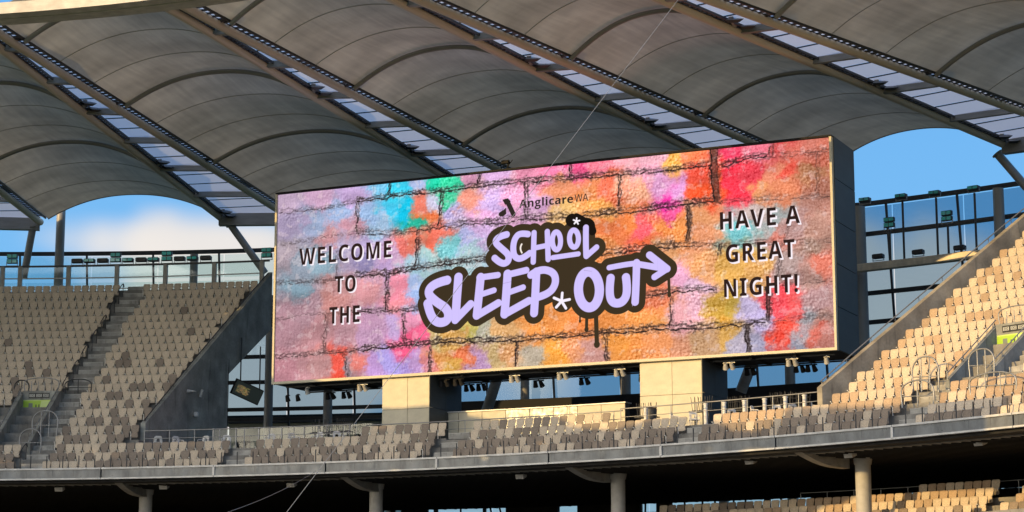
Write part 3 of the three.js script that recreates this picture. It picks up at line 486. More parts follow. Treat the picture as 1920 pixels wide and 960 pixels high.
// glazed balustrade along the back of the shaded stand
{
  const r = 89.6, lo = 22.0, hi = 24.25, g = thing('glass_balustrade', 'glazed balustrade with broad posts behind the top row of the shaded stand', 'balustrade');
  const posts = [-5.7, -3.65, -1.6, 0.4, 1.72, 2.45, 4.46, 6.48, 8.52, 10.58, 12.6];
  posts.forEach((p, k) => {
    mesh('post', polarBox(p - 0.085, p + 0.085, r - 0.1, r + 0.1, lo - 1, hi - 0.01, 1), mat.steelGrey, g);
    if (k < posts.length - 1) for (const [a, b] of [[lo, 22.72], [22.78, 23.42], [23.5, hi - 0.07]]) mesh('pane', polarBox(p + 0.09, posts[k + 1] - 0.09, r - 0.01, r + 0.01, a, b, 1), mat.glass, g);
  });
  mesh('top_rail', polarBox(-8, 12.9, r - 0.09, r + 0.12, hi - 0.05, hi + 0.04), mat.dark, g);
  for (const h of [22.75, 23.46]) mesh('mid_rail', polarBox(-8, 12.7, r - 0.05, r + 0.05, h - 0.03, h + 0.03), mat.galv, g);
  structure('top_walkway', polarBox(-8, 12.7, 88.75, 97, 21.2, 21.6), mat.concrete);
}
// gantry with floodlights right of the screen
{
  const g = thing('light_gantry', 'long pipe gantry carrying floodlights behind the sunlit end wall', 'gantry'), r = 101;
  const a = hit(1560, 512, r), b = hit(1920, 462, r), h = (a.h + b.h) / 2;
  mesh('gantry_beam', polarBox(a.phi - 2, b.phi + 3, r - 0.25, r + 0.35, h - 0.22, h + 0.22), mat.steel, g);
  mesh('walkway_plate', polarBox(a.phi - 2, b.phi + 3, r + 0.2, r + 1.1, h + 0.22, h + 0.26), mat.dark, g);
  for (const [x, y] of [[1692, 377], [1755, 371], [1827, 362], [1668, 431], [1777, 421]]) { const q = hit(x, y, r); mesh('lamp_pole', rod(P(q.phi, r, h), P(q.phi, r, q.h), 0.07, 0.07, 8), mat.dark, g); }
}

// ================================================================ THE CANOPY ROOF
const HR = 30, RI = 54.2, RO = 103.6, ribPhi = [-0.35, 9.6, 20.45, 30.8, 40.4, 50.6];
const halfW = (r) => Math.max(0.42, 0.45 + (r - 58) / 46 * 2.0);
const ribL = (k, r) => k - deg(halfW(r), r), ribU = (k, r) => k + deg(halfW(r), r);
const crossR = [59.8, 66.2, 72.9, 79.9, 87.5, 95.4, 102.9];
const archR = [58.9, 72.0, 86.3];
const tubeLine = (f, k, r0, r1, h) => { const pts = []; for (let q = 0; q <= 12; q++) { const r = mix(r0, r1, q / 12); pts.push(P(f(k, r), r, h)); } return pts; };
function ribThing(k, label) {
  const g = thing('roof_rib', label, 'roof rib', 'twin tube ribs of the canopy');
  for (const [f, s] of [[ribL, -1], [ribU, 1]]) {
    mesh('main_tube', path(tubeLine(f, k, RI + 0.5, RO, HR), 0.255, 14, 40), mat.steel, g);
    // clamp strip beside the tube: dark gutter with a row of pale clips
    const strip = [], clips = []; const n = s > 0 ? 87 : 110, off = s > 0 ? 0.42 : 0.40;
    const at = (r, o, h) => P(f(k, r) + deg(s > 0 ? o : o, r), r, h);
    const wd = s > 0 ? 0.44 : 0.26, rails = [];
    for (let q = 0; q < 24; q++) { const ra = mix(RI + 1, RO - 1, q / 24), rb = mix(RI + 1, RO - 1, (q + 1) / 24); strip.push(bar(at(ra, off, HR + 0.16), at(rb, off, HR + 0.16), wd, 0.02)); for (const e of [-1, 1]) rails.push(bar(at(ra, off + e * wd / 2, HR + 0.08), at(rb, off + e * wd / 2, HR + 0.08), 0.08, 0.12)); }
    for (let q = 0; q < n; q++) { const r = mix(RI + 1.5, RO - 1.5, q / n), w = (RO - RI - 3) / n * 0.3, grp = s > 0 && q % 24 > 19 ? 1.7 : 1; clips.push(bar(at(r, off, HR + 0.09), at(r + w * grp, off, HR + 0.09), wd, 0.06)); }
    mesh('light_strip', strip, mat.stripGlass, g); mesh('strip_rails', rails, mat.dark, g); const cm = mesh('strip_rungs', clips, mat.dark, g); cm.userData.kind = 'stuff';
  }
  crossR.forEach((r, q) => {
    const a = P(ribL(k, r) - 0.02, r, HR + 0.02), b = P(ribU(k, r + 0.6), r + 0.6, HR + 0.02);
    mesh(q === 6 ? 'end_beam' : 'cross_bar', q === 6 ? bar(a.clone().setY(a.y - 0.22), b.clone().setY(b.y - 0.22), 0.55, 0.85) : bar(a, b, 0.26, 0.34), mat.steelGrey, g);
    if (q < 6) {
      const r1 = crossR[q + 1];
      for (let z = 0; z < 3; z++) {
        const ra = mix(r - 0.05, r1 + 0.25, z / 3) + 0.02, rb = mix(r - 0.05, r1 + 0.25, (z + 1) / 3) - 0.02, pos = [];
        const q4 = [P(ribL(k, ra) + deg(0.38, ra), ra, HR + 0.19), P(ribU(k, ra), ra + 0.5, HR + 0.34), P(ribU(k, rb), rb + 0.5, HR + 0.34), P(ribL(k, rb) + deg(0.38, rb), rb, HR + 0.19)];
        for (const i of [0, 2, 1, 0, 3, 2]) pos.push(q4[i].x, q4[i].y, q4[i].z);
        const pg = new THREE.BufferGeometry(); pg.setAttribute('position', new THREE.Float32BufferAttribute(pos, 3)); pg.setAttribute('uv', new THREE.Float32BufferAttribute([0, 0, 1, 1, 1, 0, 0, 0, 0, 1, 1, 1], 2)); pg.computeVertexNormals();
        mesh('skylight_pane', pg, mat.skylight, g);
        if (z) mesh('glazing_bar', bar(q4[0].clone().setY(q4[0].y - 0.03), q4[1].clone().setY(q4[1].y - 0.03), 0.07, 0.05), mat.dark, g);
      }
      if (q % 2 === 1) {                     // curved uplighter shells on the tube
        for (const [dr, sz] of [[-1.9, 0.85], [-0.55, 0.75]]) {
          const rr = crossR[q + 1] + dr, sg = new THREE.CylinderGeometry(sz, sz * 0.75, 0.16, 16, 1, false, 0, Math.PI); sg.scale(1, 1, 0.8).rotateX(0.35).rotateY(-k * RAD + 0.6);
          const o = P(ribL(k, rr) + deg(0.55, rr), rr, HR - 0.02); mesh('curved_shell', sg.translate(o.x, o.y, o.z), mat.dark, g);
        }
        const rr = crossR[q + 1]; mesh('shell_arm', rod(P(ribL(k, rr), rr - 0.1, HR + 0.1), P(ribL(k, rr - 1.7) + deg(0.7, rr), rr - 1.7, HR + 0.15), 0.13, 0.13, 8), mat.steelGrey, g);
      }
    }
  });
  archR.forEach((r) => mesh('arch_clamp', rod(P(ribU(k, r) + 0.1, r - 0.25, HR + 0.15), P(ribU(k, r) + deg(0.75, r), r + 0.2, HR + 0.42), 0.2, 0.14, 8), mat.dark, g));
  return g;
}
const archAt = (kA, kB, t, r, lift = 0) => {                        // a point on the vault between two ribs
  const a = ribU(kA, r) + deg(0.66, r), b = ribL(kB, r) - deg(0.05, r), x = 2 * t - 1;
  const w = 1 - Math.pow(Math.abs(x), 2.15);
  let sag = 0;                                                      // the fabric dips a little between the arches
  const seg = r < archR[0] ? [52, archR[0]] : r < archR[1] ? [archR[0], archR[1]] : r < archR[2] ? [archR[1], archR[2]] : [archR[2], 103.5];
  const s = clamp((r - seg[0]) / (seg[1] - seg[0])); sag = Math.sin(s * Math.PI) * 0.34 * w;
  return P(mix(a, b, t), r, HR + 0.15 + 1.67 * w - sag + lift);
};
function vaultSheet(kA, kB, nu, nv) {
  const g = new THREE.BufferGeometry(), pos = [], uv = [], idx = [], rEnd = (t) => RO - 0.4 - 0.4 * (1 - Math.pow(Math.abs(2 * t - 1), 2));
  for (let j = 0; j <= nv; j++) for (let i = 0; i <= nu; i++) { const t = i / nu, r = mix(RI + 0.6, rEnd(t), j / nv), p = archAt(kA, kB, t, r); pos.push(p.x, p.y, p.z); uv.push(mix(kA, kB, t) * RAD * 80, r); }
  for (let j = 0; j < nv; j++) for (let i = 0; i < nu; i++) { const a = j * (nu + 1) + i, b = a + 1, c = a + nu + 1, d = c + 1; idx.push(a, c, b, b, c, d); }
  g.setAttribute('position', new THREE.Float32BufferAttribute(pos, 3)); g.setAttribute('uv', new THREE.Float32BufferAttribute(uv, 2)); g.setIndex(idx); g.computeVertexNormals();
  return g;
}
function bayThing(kA, kB, label) {
  const g = thing('membrane_bay', label, 'roof canopy', 'fabric vaults of the canopy');
  mesh('fabric_vault', vaultSheet(kA, kB, 40, 90), mat.membrane, g);
  for (const r of archR) { const pts = []; for (let q = 0; q <= 24; q++) pts.push(archAt(kA, kB, q / 24, r, -0.22)); mesh('arch_tube', path(pts, 0.13, 10, 48), mat.steelGrey, g); }
  for (const r of [63.2, 67.6, 76.7, 81.5, 91.6, 97]) { const pts = []; for (let q = 0; q <= 24; q++) pts.push(archAt(kA, kB, q / 24, r, -0.03)); mesh('fabric_seam', path(pts, 0.02, 5, 48), mat.seam, g); }
  const e = []; for (let q = 0; q <= 24; q++) { const t = q / 24; e.push(archAt(kA, kB, t, RO - 0.4 - 0.4 * (1 - Math.pow(Math.abs(2 * t - 1), 2)), 0.0)); } mesh('edge_cable', path(e, 0.06, 8, 48), mat.trim, g);
}
const ribNote = ['twin tube canopy rib ending above the tall tapered column', 'twin tube canopy rib ending beside the top corner of the screen', 'twin tube canopy rib reaching behind the screen over its blue paint', 'twin tube canopy rib reaching behind the screen over its red paint', 'golden twin tube canopy rib ending above the sunlit stand', 'twin tube canopy rib beyond the sunlit stand'];
ribPhi.forEach((p, k) => ribThing(p, ribNote[k]));
const bayNote = ['fabric canopy vault over the shaded stand, arching above open sky', 'fabric canopy vault over the shaded stand and the welcome lettering', 'fabric canopy vault over the middle of the screen', 'fabric canopy vault above the red end of the screen', 'fabric canopy vault above the sunlit stand'];
for (let k = 0; k < 5; k++) bayThing(ribPhi[k], ribPhi[k + 1], bayNote[k]);
// inner ring of the roof: box beam with scalloped fins, all the way round
function ringPart(p0, p1, fins, label) {
  const g = thing('inner_ring_beam', label, 'roof beam', 'inner ring of the canopy'), n = Math.ceil((p1 - p0) / 2);
  mesh('ring_box', polarBox(p0, p1, RI - 0.35, RI + 0.6, HR - 0.45, HR + 0.25, n), mat.ringPaint, g);
  mesh('ring_flange', polarBox(p0, p1, RI - 1.1, RI - 0.35, HR - 0.42, HR - 0.36, n), mat.ringPaint, g);
  mesh('ring_upstand', polarBox(p0, p1, RI - 1.35, RI - 1.1, HR - 0.5, HR + 0.05, n), mat.ringPaint, g);
  if (fins) for (let a = p0; a < p1; a += 1.55) mesh('ring_fin', bar(P(a, RI - 1.3, HR - 0.1), P(a, RI - 0.3, HR + 0.12), 0.12, 0.3), mat.steel, g);
}
ringPart(-2, 58, true, 'sunlit inner ring beam with fins along the open edge of the canopy');
// the rest of the canopy sweeping round the ground, which shades the stand and the front rows
{
  const g = thing('canopy_sweep', 'remaining sweep of ribbed fabric canopy round the ground', 'roof canopy');
  for (let k = 0, p = -0.35; k < 10; k++, p -= 11.395) {
    const q = p - 11.395;
    mesh('fabric_vault', vaultSheet(q, p, 14, 24), mat.membrane, g);
    for (const f of [ribL, ribU]) mesh('main_tube', path(tubeLine(f, q, RI + 0.5, RO, HR), 0.225, 8, 16), mat.steel, g);
    crossR.forEach((r, z) => { mesh('cross_bar', bar(P(ribL(q, r), r, HR), P(ribU(q, r), r, HR), 0.26, 0.34), mat.steelGrey, g); });
    for (let z = 0; z < 6; z++) mesh('skylight_pane', polarBox(ribL(q, 80), ribU(q, 80), crossR[z] + 0.2, crossR[z + 1] - 0.2, HR + 0.33, HR + 0.36, 1), mat.skylight, g);
  }
  mesh('inner_ring', polarBox(-114.2, -2, RI - 1.35, RI + 0.6, HR - 0.5, HR + 0.25, 70), mat.ringPaint, g);
  mesh('added_shade_ring', polarBox(-128, -114.25, RI - 1.0, RI + 0.3, HR - 0.5, HR + 1.8, 16), mat.ringPaint, g);  // unseen ring piece, added and sized to shade the front rows
}

// ================================================================ SEATS
const trap = (wt, wb, h, d, r) => {
  const s = new THREE.Shape(), a = wt / 2, b = wb / 2;
  s.moveTo(-b + r, 0); s.lineTo(b - r, 0); s.quadraticCurveTo(b, 0, b + 0.004, r); s.lineTo(a, h - r); s.quadraticCurveTo(a, h, a - r, h + 0.006); s.lineTo(-a + r, h + 0.006); s.quadraticCurveTo(-a, h, -a, h - r); s.lineTo(-b - 0.004, r); s.quadraticCurveTo(-b, 0, -b + r, 0);
  return new THREE.ExtrudeGeometry(s, { depth: d, bevelEnabled: true, bevelThickness: 0.008, bevelSize: 0.008, bevelSegments: 1, curveSegments: 3 });
};
const seatBack = trap(0.45, 0.395, 0.39, 0.035, 0.075).rotateX(-0.22).translate(0, 0.465, 0.02);
const seatPan = trap(0.33, 0.38, 0.30, 0.035, 0.06).rotateX(-0.05).translate(0, 0.17, 0.045);
const seatHinge = merge([box(-0.245, 0.485, 0.05, 0.06, 0.035, 0.14), box(-0.245, 0.24, 0.0, 0.03, 0.46, 0.05)]);
const aisles = [[7.45, 0, 23], [16.83, 0, 2], [26.45, 0, 3], [37.7, 0, 2], [47.55, 0, 4], [58, 0, 23]];
const vomA = { a: 5.42, b: 6.86, i0: 3, i1: 8 }, vomB = { a: 48.15, b: 49.62, i0: 4, i1: 8 };
const blocked = (phi, i) => {
  const r = rowR(i);
  for (const [c, i0, i1] of aisles) if (i >= i0 && i <= i1 && Math.abs(phi - c) < deg(0.85, r)) return true;
  for (const v of [vomA, vomB]) if (i >= v.i0 && i <= v.i1 && phi > v.a - 0.28 && phi < v.b + 0.28) return true;
  if (i >= 3 && i <= 7 && phi > 4.55 && phi < 5.3) return true;
  if (i >= 4 && i <= 12 && phi > 49.8 && phi < 50.75) return true;
  return false;
};
const seats = [];
{
  const addRow = (i, a, b) => { const r = rowR(i), st = deg(0.5, r), n = Math.floor((b - a) / st); for (let q = 0; q < n; q++) { const phi = a + st * (q + (i % 2 ? 0.5 : 0.98)); if (!blocked(phi, i)) seats.push({ i, phi, r, h: treadH(i) }); } };
  for (let i = 0; i < 23; i++) {
    const r = rowR(i);
    if (i < 3) addRow(i, -3, 74);
    else { addRow(i, -3, wallL(r) - 0.28); addRow(i, wallR(r) + 0.42, 74); if (i === 3) { addRow(i, 21.95, 25.9); addRow(i, 27.1, 33.7); } }
  }
  for (let j = 0; j < 5; j++) { const r = lowR(j), st = deg(0.5, r); for (let phi = 33.6; phi < 62; phi += st) if (!(Math.abs(phi - 48.0) < 0.6) && !(j === 4 && phi < 44)) seats.push({ i: j, phi, r, h: lowH(j), low: true }); }
}
camera.updateMatrixWorld(); camera.updateProjectionMatrix();
for (const s of seats) {
  const p = P(s.phi, s.r, s.h + 0.6), n = p.clone().project(camera); s.inFrame = Math.abs(n.x) < 1 && Math.abs(n.y) < 1; s.dist = p.distanceTo(camera.position);
  if (s.low && Math.abs(s.phi - 43.6) < 0.5) s.inFrame = false;
  const i = s.i, t = rnd(), right = s.phi > 33;
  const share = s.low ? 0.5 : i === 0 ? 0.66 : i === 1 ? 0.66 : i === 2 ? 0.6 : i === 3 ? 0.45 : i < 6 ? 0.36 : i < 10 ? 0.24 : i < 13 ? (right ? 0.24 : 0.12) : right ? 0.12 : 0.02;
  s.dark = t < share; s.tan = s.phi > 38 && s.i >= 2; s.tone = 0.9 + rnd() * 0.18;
}
const near = seats.filter((s) => s.inFrame).sort((a, b) => a.dist - b.dist).slice(0, 300), nearSet = new Set(near);
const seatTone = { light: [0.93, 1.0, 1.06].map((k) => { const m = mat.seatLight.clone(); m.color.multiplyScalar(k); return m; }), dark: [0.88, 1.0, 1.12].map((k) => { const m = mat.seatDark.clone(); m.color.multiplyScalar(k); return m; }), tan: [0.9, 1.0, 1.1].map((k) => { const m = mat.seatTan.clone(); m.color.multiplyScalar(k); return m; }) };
for (const s of near) {
  const nth = ['first', 'second', 'third', 'fourth', 'fifth', 'sixth', 'seventh', 'eighth', 'ninth', 'tenth', 'eleventh', 'twelfth', 'thirteenth', 'fourteenth', 'fifteenth', 'sixteenth', 'seventeenth', 'eighteenth'];
  const spot = s.phi < 7.45 ? 'beside the long stair' : s.phi < 16.83 ? 'below the dark end wall' : s.phi < 26.45 ? 'below the shaded pier' : s.phi < 37.7 ? 'below the sunlit pier' : s.phi < 47.5 ? 'below the sunlit end wall' : 'below the sunlit gangway';
  const row = s.low ? `in the ${nth[s.i]} row under the deck, ${s.phi < 43.7 ? 'before' : 'past'} the sunlit column` : s.i < 3 || s.phi < 35 ? `in the ${nth[s.i]} row behind the fascia, ${spot}` : `in the ${nth[s.i] || 'top'} row of the sunlit stand, ${s.phi < 48.2 ? 'before the gangway' : 'past the gangway'}`;
  const o = thing('stadium_seat', (s.dark ? (s.tan ? 'tan' : 'brown') : 'pale beige') + ' tip-up seat ' + row, 'seat', 'seats ' + row, P(s.phi, s.r, s.h), -s.phi * RAD + (rnd() - 0.5) * 0.03);
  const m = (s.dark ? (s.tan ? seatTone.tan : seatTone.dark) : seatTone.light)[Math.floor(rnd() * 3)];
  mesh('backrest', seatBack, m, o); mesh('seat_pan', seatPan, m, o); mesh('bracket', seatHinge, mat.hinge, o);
}
{
  const rest = seats.filter((s) => !nearSet.has(s)), g = thing('seat_rows', 'massed beige and brown seats filling the shaded stand and farther rows', 'seats'); g.userData.kind = 'stuff';
  const shell = merge([seatBack.clone(), seatPan.clone()]), m = M([1, 1, 1], 0.55, 0, { map: rep(txFine, 2) });
  const a = new THREE.InstancedMesh(shell, m, rest.length), b = new THREE.InstancedMesh(seatHinge, mat.hinge, rest.length), o = new THREE.Object3D(), c = new THREE.Color();
  rest.forEach((s, k) => {
    o.position.copy(P(s.phi, s.r, s.h)); o.rotation.set(0, -s.phi * RAD + (rnd() - 0.5) * 0.03, 0); o.updateMatrix(); a.setMatrixAt(k, o.matrix); b.setMatrixAt(k, o.matrix);
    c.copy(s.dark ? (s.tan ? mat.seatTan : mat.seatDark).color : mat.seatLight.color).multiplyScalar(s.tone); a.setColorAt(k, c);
  });
  a.name = 'seat_shells'; b.name = 'seat_brackets'; a.castShadow = b.castShadow = a.receiveShadow = b.receiveShadow = true; g.add(a, b);
}

// ================================================================ STAIRS, RAILS AND GATES IN THE STANDS
const stairNote = ['long aisle stair climbing the shaded stand', 'short aisle stair in front of the terrace near the end wall', 'short aisle stair below the gap between the piers', 'short aisle stair past the sunlit pier', 'aisle stair at the foot of the sunlit stand', 'aisle stair far up the sunlit stand'];
aisles.forEach(([c, i0, i1], k) => {
  const g = thing('aisle_stair', stairNote[k], 'stairs', 'aisle stairs');
  for (let i = Math.max(1, i0); i <= i1 + 1; i++) { const r = rowR(i) - 0.4, w = deg(0.62, r); mesh('step', polarBox(c - w, c + w, r - 0.40, r - 0.003, treadH(i) - 0.6, treadH(i) - 0.285, 1), mat.step, g); mesh('nosing', polarBox(c - w, c + w, r - 0.41, r - 0.36, treadH(i) - 0.29, treadH(i) - 0.275, 1), mat.trim, g); }
});
for (const [c, i0, i1, label] of [[4.92, 3, 7, 'side steps beside the shaded gangway mouth'], [50.28, 4, 12, 'side steps beside the sunlit gangway mouth']]) {
  const g = thing('aisle_stair', label, 'stairs', 'aisle stairs');
  for (let i = i0; i <= i1; i++) { const r = rowR(i) - 0.4, w = deg(0.5, r); mesh('step', polarBox(c - w, c + w, r - 0.40, r - 0.003, treadH(i) - 0.6, treadH(i) - 0.285, 1), mat.step, g); mesh('nosing', polarBox(c - w, c + w, r - 0.41, r - 0.36, treadH(i) - 0.29, treadH(i) - 0.275, 1), mat.trim, g); }
}
for (let i = 1; i < 22; i += 2) {                                   // handrails up the long stair
  if (i >= 3 && i <= 7) continue;
  const g = thing('aisle_handrail', 'short dark handrail beside the long aisle stair', 'handrail', 'handrails of the long aisle stair'), r0 = rowR(i), r1 = rowR(i + 1), a = 7.45 - deg(0.66, r0);
  mesh('rail', path([P(a, r0 - 0.25, treadH(i) + 0.75), P(a, r0 - 0.1, treadH(i) + 0.92), P(a, r1 + 0.05, treadH(i + 1) + 0.92), P(a, r1 + 0.2, treadH(i + 1) + 0.75)], 0.03, 6), mat.dark, g);
  mesh('post', rod(P(a, r0, treadH(i)), P(a, r0, treadH(i) + 0.95), 0.025, 0.025, 6), mat.dark, g); mesh('post', rod(P(a, r1, treadH(i + 1)), P(a, r1, treadH(i + 1) + 0.92), 0.025, 0.025, 6), mat.dark, g);
}
// guard rail along the front of the deck
{
  const g = thing('front_guardrail', 'row of thin dark posts along the front of the upper deck', 'railing'), hi = HF + 0.72, r = 70.32; let k = 0; const st = deg(0.9, r);
  for (let p = -4; p < 62; p += st) { mesh('post', rod(P(p, r, HF - 0.35), P(p, r, hi), 0.03, 0.03, 6), mat.dark, g); k++; }
}
// rails behind the front rows where the terrace begins
for (const [a, b, r, label] of [[12.1, 21.6, rowR(3) - 0.25, 'metal railing between front rows and terrace beside the dark end wall'], [33.95, 43.0, rowR(3) - 0.25, 'metal railing between front rows and terrace near the sunlit end wall'], [22.0, 33.7, rowR(4) - 0.3, 'metal railing behind the back row under the screen']]) {
  const g = thing('terrace_railing', label, 'railing', 'terrace railings'), st = deg(1.45, r);
  mesh('top_rail', arcRod(a, b, r, FLOOR + 1.08, 0.03), mat.galv, g); mesh('mid_rail', arcRod(a, b, r, FLOOR + 0.66, 0.018), mat.galv, g);
  for (let p = a; p <= b; p += st) mesh('post', rod(P(p, r, FLOOR), P(p, r, FLOOR + 1.08), 0.028, 0.028, 6), mat.galv, g);
}
// ---- gangway mouths with their green signs
function radialSlab(phi, th, outline, r0) {
  const n = outline.length, pos = [], uv = [], pt = ([r, h], o) => P(phi + deg(o, r), r, h), tri = THREE.ShapeUtils.triangulateShape(outline.map(([r, h]) => new THREE.Vector2(r, h)), []);
  for (const [a, b, c] of tri) { for (const k of [a, b, c]) { pos.push(pt(outline[k], 0)); uv.push(outline[k]); } for (const k of [c, b, a]) { pos.push(pt(outline[k], th)); uv.push(outline[k]); } }
  for (let i = 0; i < n; i++) { const A = outline[i], B = outline[(i + 1) % n], q = [pt(A, 0), pt(B, 0), pt(B, th), pt(A, th)]; pos.push(q[0], q[1], q[2], q[0], q[2], q[3]); uv.push(A, B, B, A, B, A); }
  const g = new THREE.BufferGeometry(); g.setAttribute('position', new THREE.Float32BufferAttribute(pos.flatMap((v) => [v.x, v.y, v.z]), 3)); g.setAttribute('uv', new THREE.Float32BufferAttribute(uv.flat(), 2)); g.computeVertexNormals(); return g;
}
function signTex(kind) {
  const cv = document.createElement('canvas'); cv.width = 256; cv.height = 128; const c = cv.getContext('2d');
  if (kind === 'green') {
    c.fillStyle = '#9fc433'; c.fillRect(0, 0, 256, 128); c.fillStyle = '#c6dc8a'; c.beginPath(); c.moveTo(256, 0); c.lineTo(256, 20); c.lineTo(130, 128); c.lineTo(150, 0); c.fill(); c.fillStyle = '#b9d36b'; c.fillRect(0, 0, 256, 10);
    c.fillStyle = '#6f7a72'; c.fillRect(44, 30, 34, 88); c.fillStyle = '#2c3a22'; c.font = 'bold 62px sans-serif'; c.fillText('U', 96, 88);
  } else {
    c.fillStyle = '#1d1f1e'; c.fillRect(0, 0, 256, 128); c.strokeStyle = '#b9bcb6'; c.lineWidth = 9; for (const x of [42, 128, 214]) { c.strokeRect(x - 28, 34, 56, 60); c.beginPath(); c.arc(x, 64, 15, 0, 6.3); c.stroke(); }
  }
  const t = new THREE.CanvasTexture(cv); t.colorSpace = THREE.SRGBColorSpace; return t;
}
const greenSign = M([1, 1, 1], 0.5, 0, { map: signTex('green') }), iconSign = M([1, 1, 1], 0.5, 0, { map: signTex('icons') });
for (const [v, note] of [[vomA, 'shaded'], [vomB, 'sunlit']]) {
  const g = thing('gangway_mouth', `${note} concrete gangway mouth opening into the stand`, 'gangway', 'gangway mouths');
  const r0 = rowR(v.i0) - 0.5, r1 = rowR(v.i1) + 0.1, rk = (r) => HF + 0.35 + 0.57 * (r - 70.7) / 0.8, fl = treadH(v.i0) - 0.5, mid = (v.a + v.b) / 2;
  for (const [p, s] of [[v.a, -1], [v.b, 1]]) {
    mesh('side_wall', radialSlab(p, s * 0.2, [[r0, fl - 0.3], [r1, fl - 0.3], [r1, rk(r1) + 0.1], [r0, rk(r0)]]), mat.wall, g);
    const pp = p + s * 0.08; mesh('sloping_rail', path([P(pp, r0, rk(r0) + 0.28), P(pp, (r0 + r1) / 2, rk((r0 + r1) / 2) + 0.3), P(pp, r1, rk(r1) + 0.34)], 0.03, 6), mat.galv, g);
    for (let q = 0; q < 4; q++) { const r = mix(r0, r1, q / 3.2); mesh('rail_post', rod(P(pp, r, rk(r) - 0.05), P(pp, r, rk(r) + 0.28), 0.02, 0.02, 6), mat.galv, g); }
  }
  mesh('gangway_floor', polarBox(v.a, v.b, r0 - 0.6, r1 + 7, fl - 0.25, fl), mat.concrete, g);
  const top = rk(r1) + 0.1, sb = top - 1.28, st = top - 0.52;
  mesh('lintel', polarBox(v.a, v.b, r1 - 0.16, r1 + 0.1, sb, top, 1), mat.wall, g);
  mesh('passage', [polarBox(v.a - 0.2, v.b + 0.2, r1 + 7, r1 + 7.1, fl - 0.3, top, 1), polarBox(v.a, v.b, r1 + 0.1, r1 + 7, sb + 0.1, sb + 0.2, 1), polarBox(v.a - 0.15, v.a, r1, r1 + 7, fl - 0.3, top, 1), polarBox(v.b, v.b + 0.15, r1, r1 + 7, fl - 0.3, top, 1)], mat.wall, g);
  const W = (v.b - v.a) * RAD * r1, c1 = P(mid, r1 - 0.19, (sb + st) / 2), c2 = P(mid, r1 - 0.19, (st + top) / 2);
  mesh('green_sign', new THREE.BoxGeometry(W * 0.94, st - sb, 0.03).rotateY(-mid * RAD).translate(c1.x, c1.y, c1.z), greenSign, g);
  mesh('icon_plate', new THREE.BoxGeometry(W * 0.62, 0.3, 0.03).rotateY(-mid * RAD).translate(c2.x, c2.y, c2.z), iconSign, g);
  mesh('top_rail', path([P(v.a, r1 + 0.15, top), P(v.a, r1 + 0.15, top + 0.62), P(v.b, r1 + 0.15, top + 0.62), P(v.b, r1 + 0.15, top)], 0.03, 6, 30), mat.galv, g);
  for (let q = 1; q < 5; q++) mesh('rail_post', rod(P(mix(v.a, v.b, q / 5), r1 + 0.15, top), P(mix(v.a, v.b, q / 5), r1 + 0.15, top + 0.6), 0.02, 0.02, 6), mat.galv, g);
}
// hooped rails and gates round the gangway mouths
const hoop = (x0, x1, yTop, yBot, r, m, label, bars = 1) => {
  const a = hit(x0, yBot, r), b = hit(x1, yBot, r), t = hit((x0 + x1) / 2, yTop, r), g = thing('hoop_rail', label, 'railing', 'hooped rails by the gangways');
  mesh('hoop', path([P(a.phi, r, a.h), P(a.phi, r, mix(a.h, t.h, 0.75)), P(mix(a.phi, b.phi, 0.25), r, t.h), P(mix(a.phi, b.phi, 0.75), r, t.h), P(b.phi, r, mix(b.h, t.h, 0.75)), P(b.phi, r, b.h)], 0.038, 7, 40), m, g);
  for (let q = 1; q <= bars; q++) mesh('upright', rod(P(mix(a.phi, b.phi, q / (bars + 1)), r, a.h), P(mix(a.phi, b.phi, q / (bars + 1)), r, t.h), 0.028, 0.028, 6), m, g);
  mesh('cross_rail', rod(P(a.phi, r, mix(a.h, t.h, 0.45)), P(b.phi, r, mix(b.h, t.h, 0.45)), 0.024, 0.024, 6), m, g);
};
hoop(61, 106, 772, 818, 73.0, mat.galv, 'hooped gate rail in front of the shaded gangway mouth', 2);
hoop(37, 75, 806, 850, 72.4, mat.galv, 'low hooped rail at the foot of the shaded gangway', 0);
hoop(27, 53, 714, 742, 77.9, mat.dark, 'thin hooped rail above the shaded gangway mouth', 1);
hoop(122, 170, 712, 738, 77.6, mat.dark, 'thin hooped rail across the long aisle stair', 1);
hoop(1819, 1864, 656, 708, 73.6, mat.galv, 'hooped gate rail in front of the sunlit gangway mouth', 2);
hoop(1713, 1760, 671, 735, 73.4, mat.galv, 'tall hooped rail at the foot of the sunlit stand', 2);
hoop(1692, 1750, 715, 765, 71.9, mat.galv, 'low hooped rail behind the front rows by the sunlit steps', 1);
hoop(1820, 1905, 700, 742, 72.3, mat.galv, 'long hooped rail before the sunlit gangway mouth', 2);

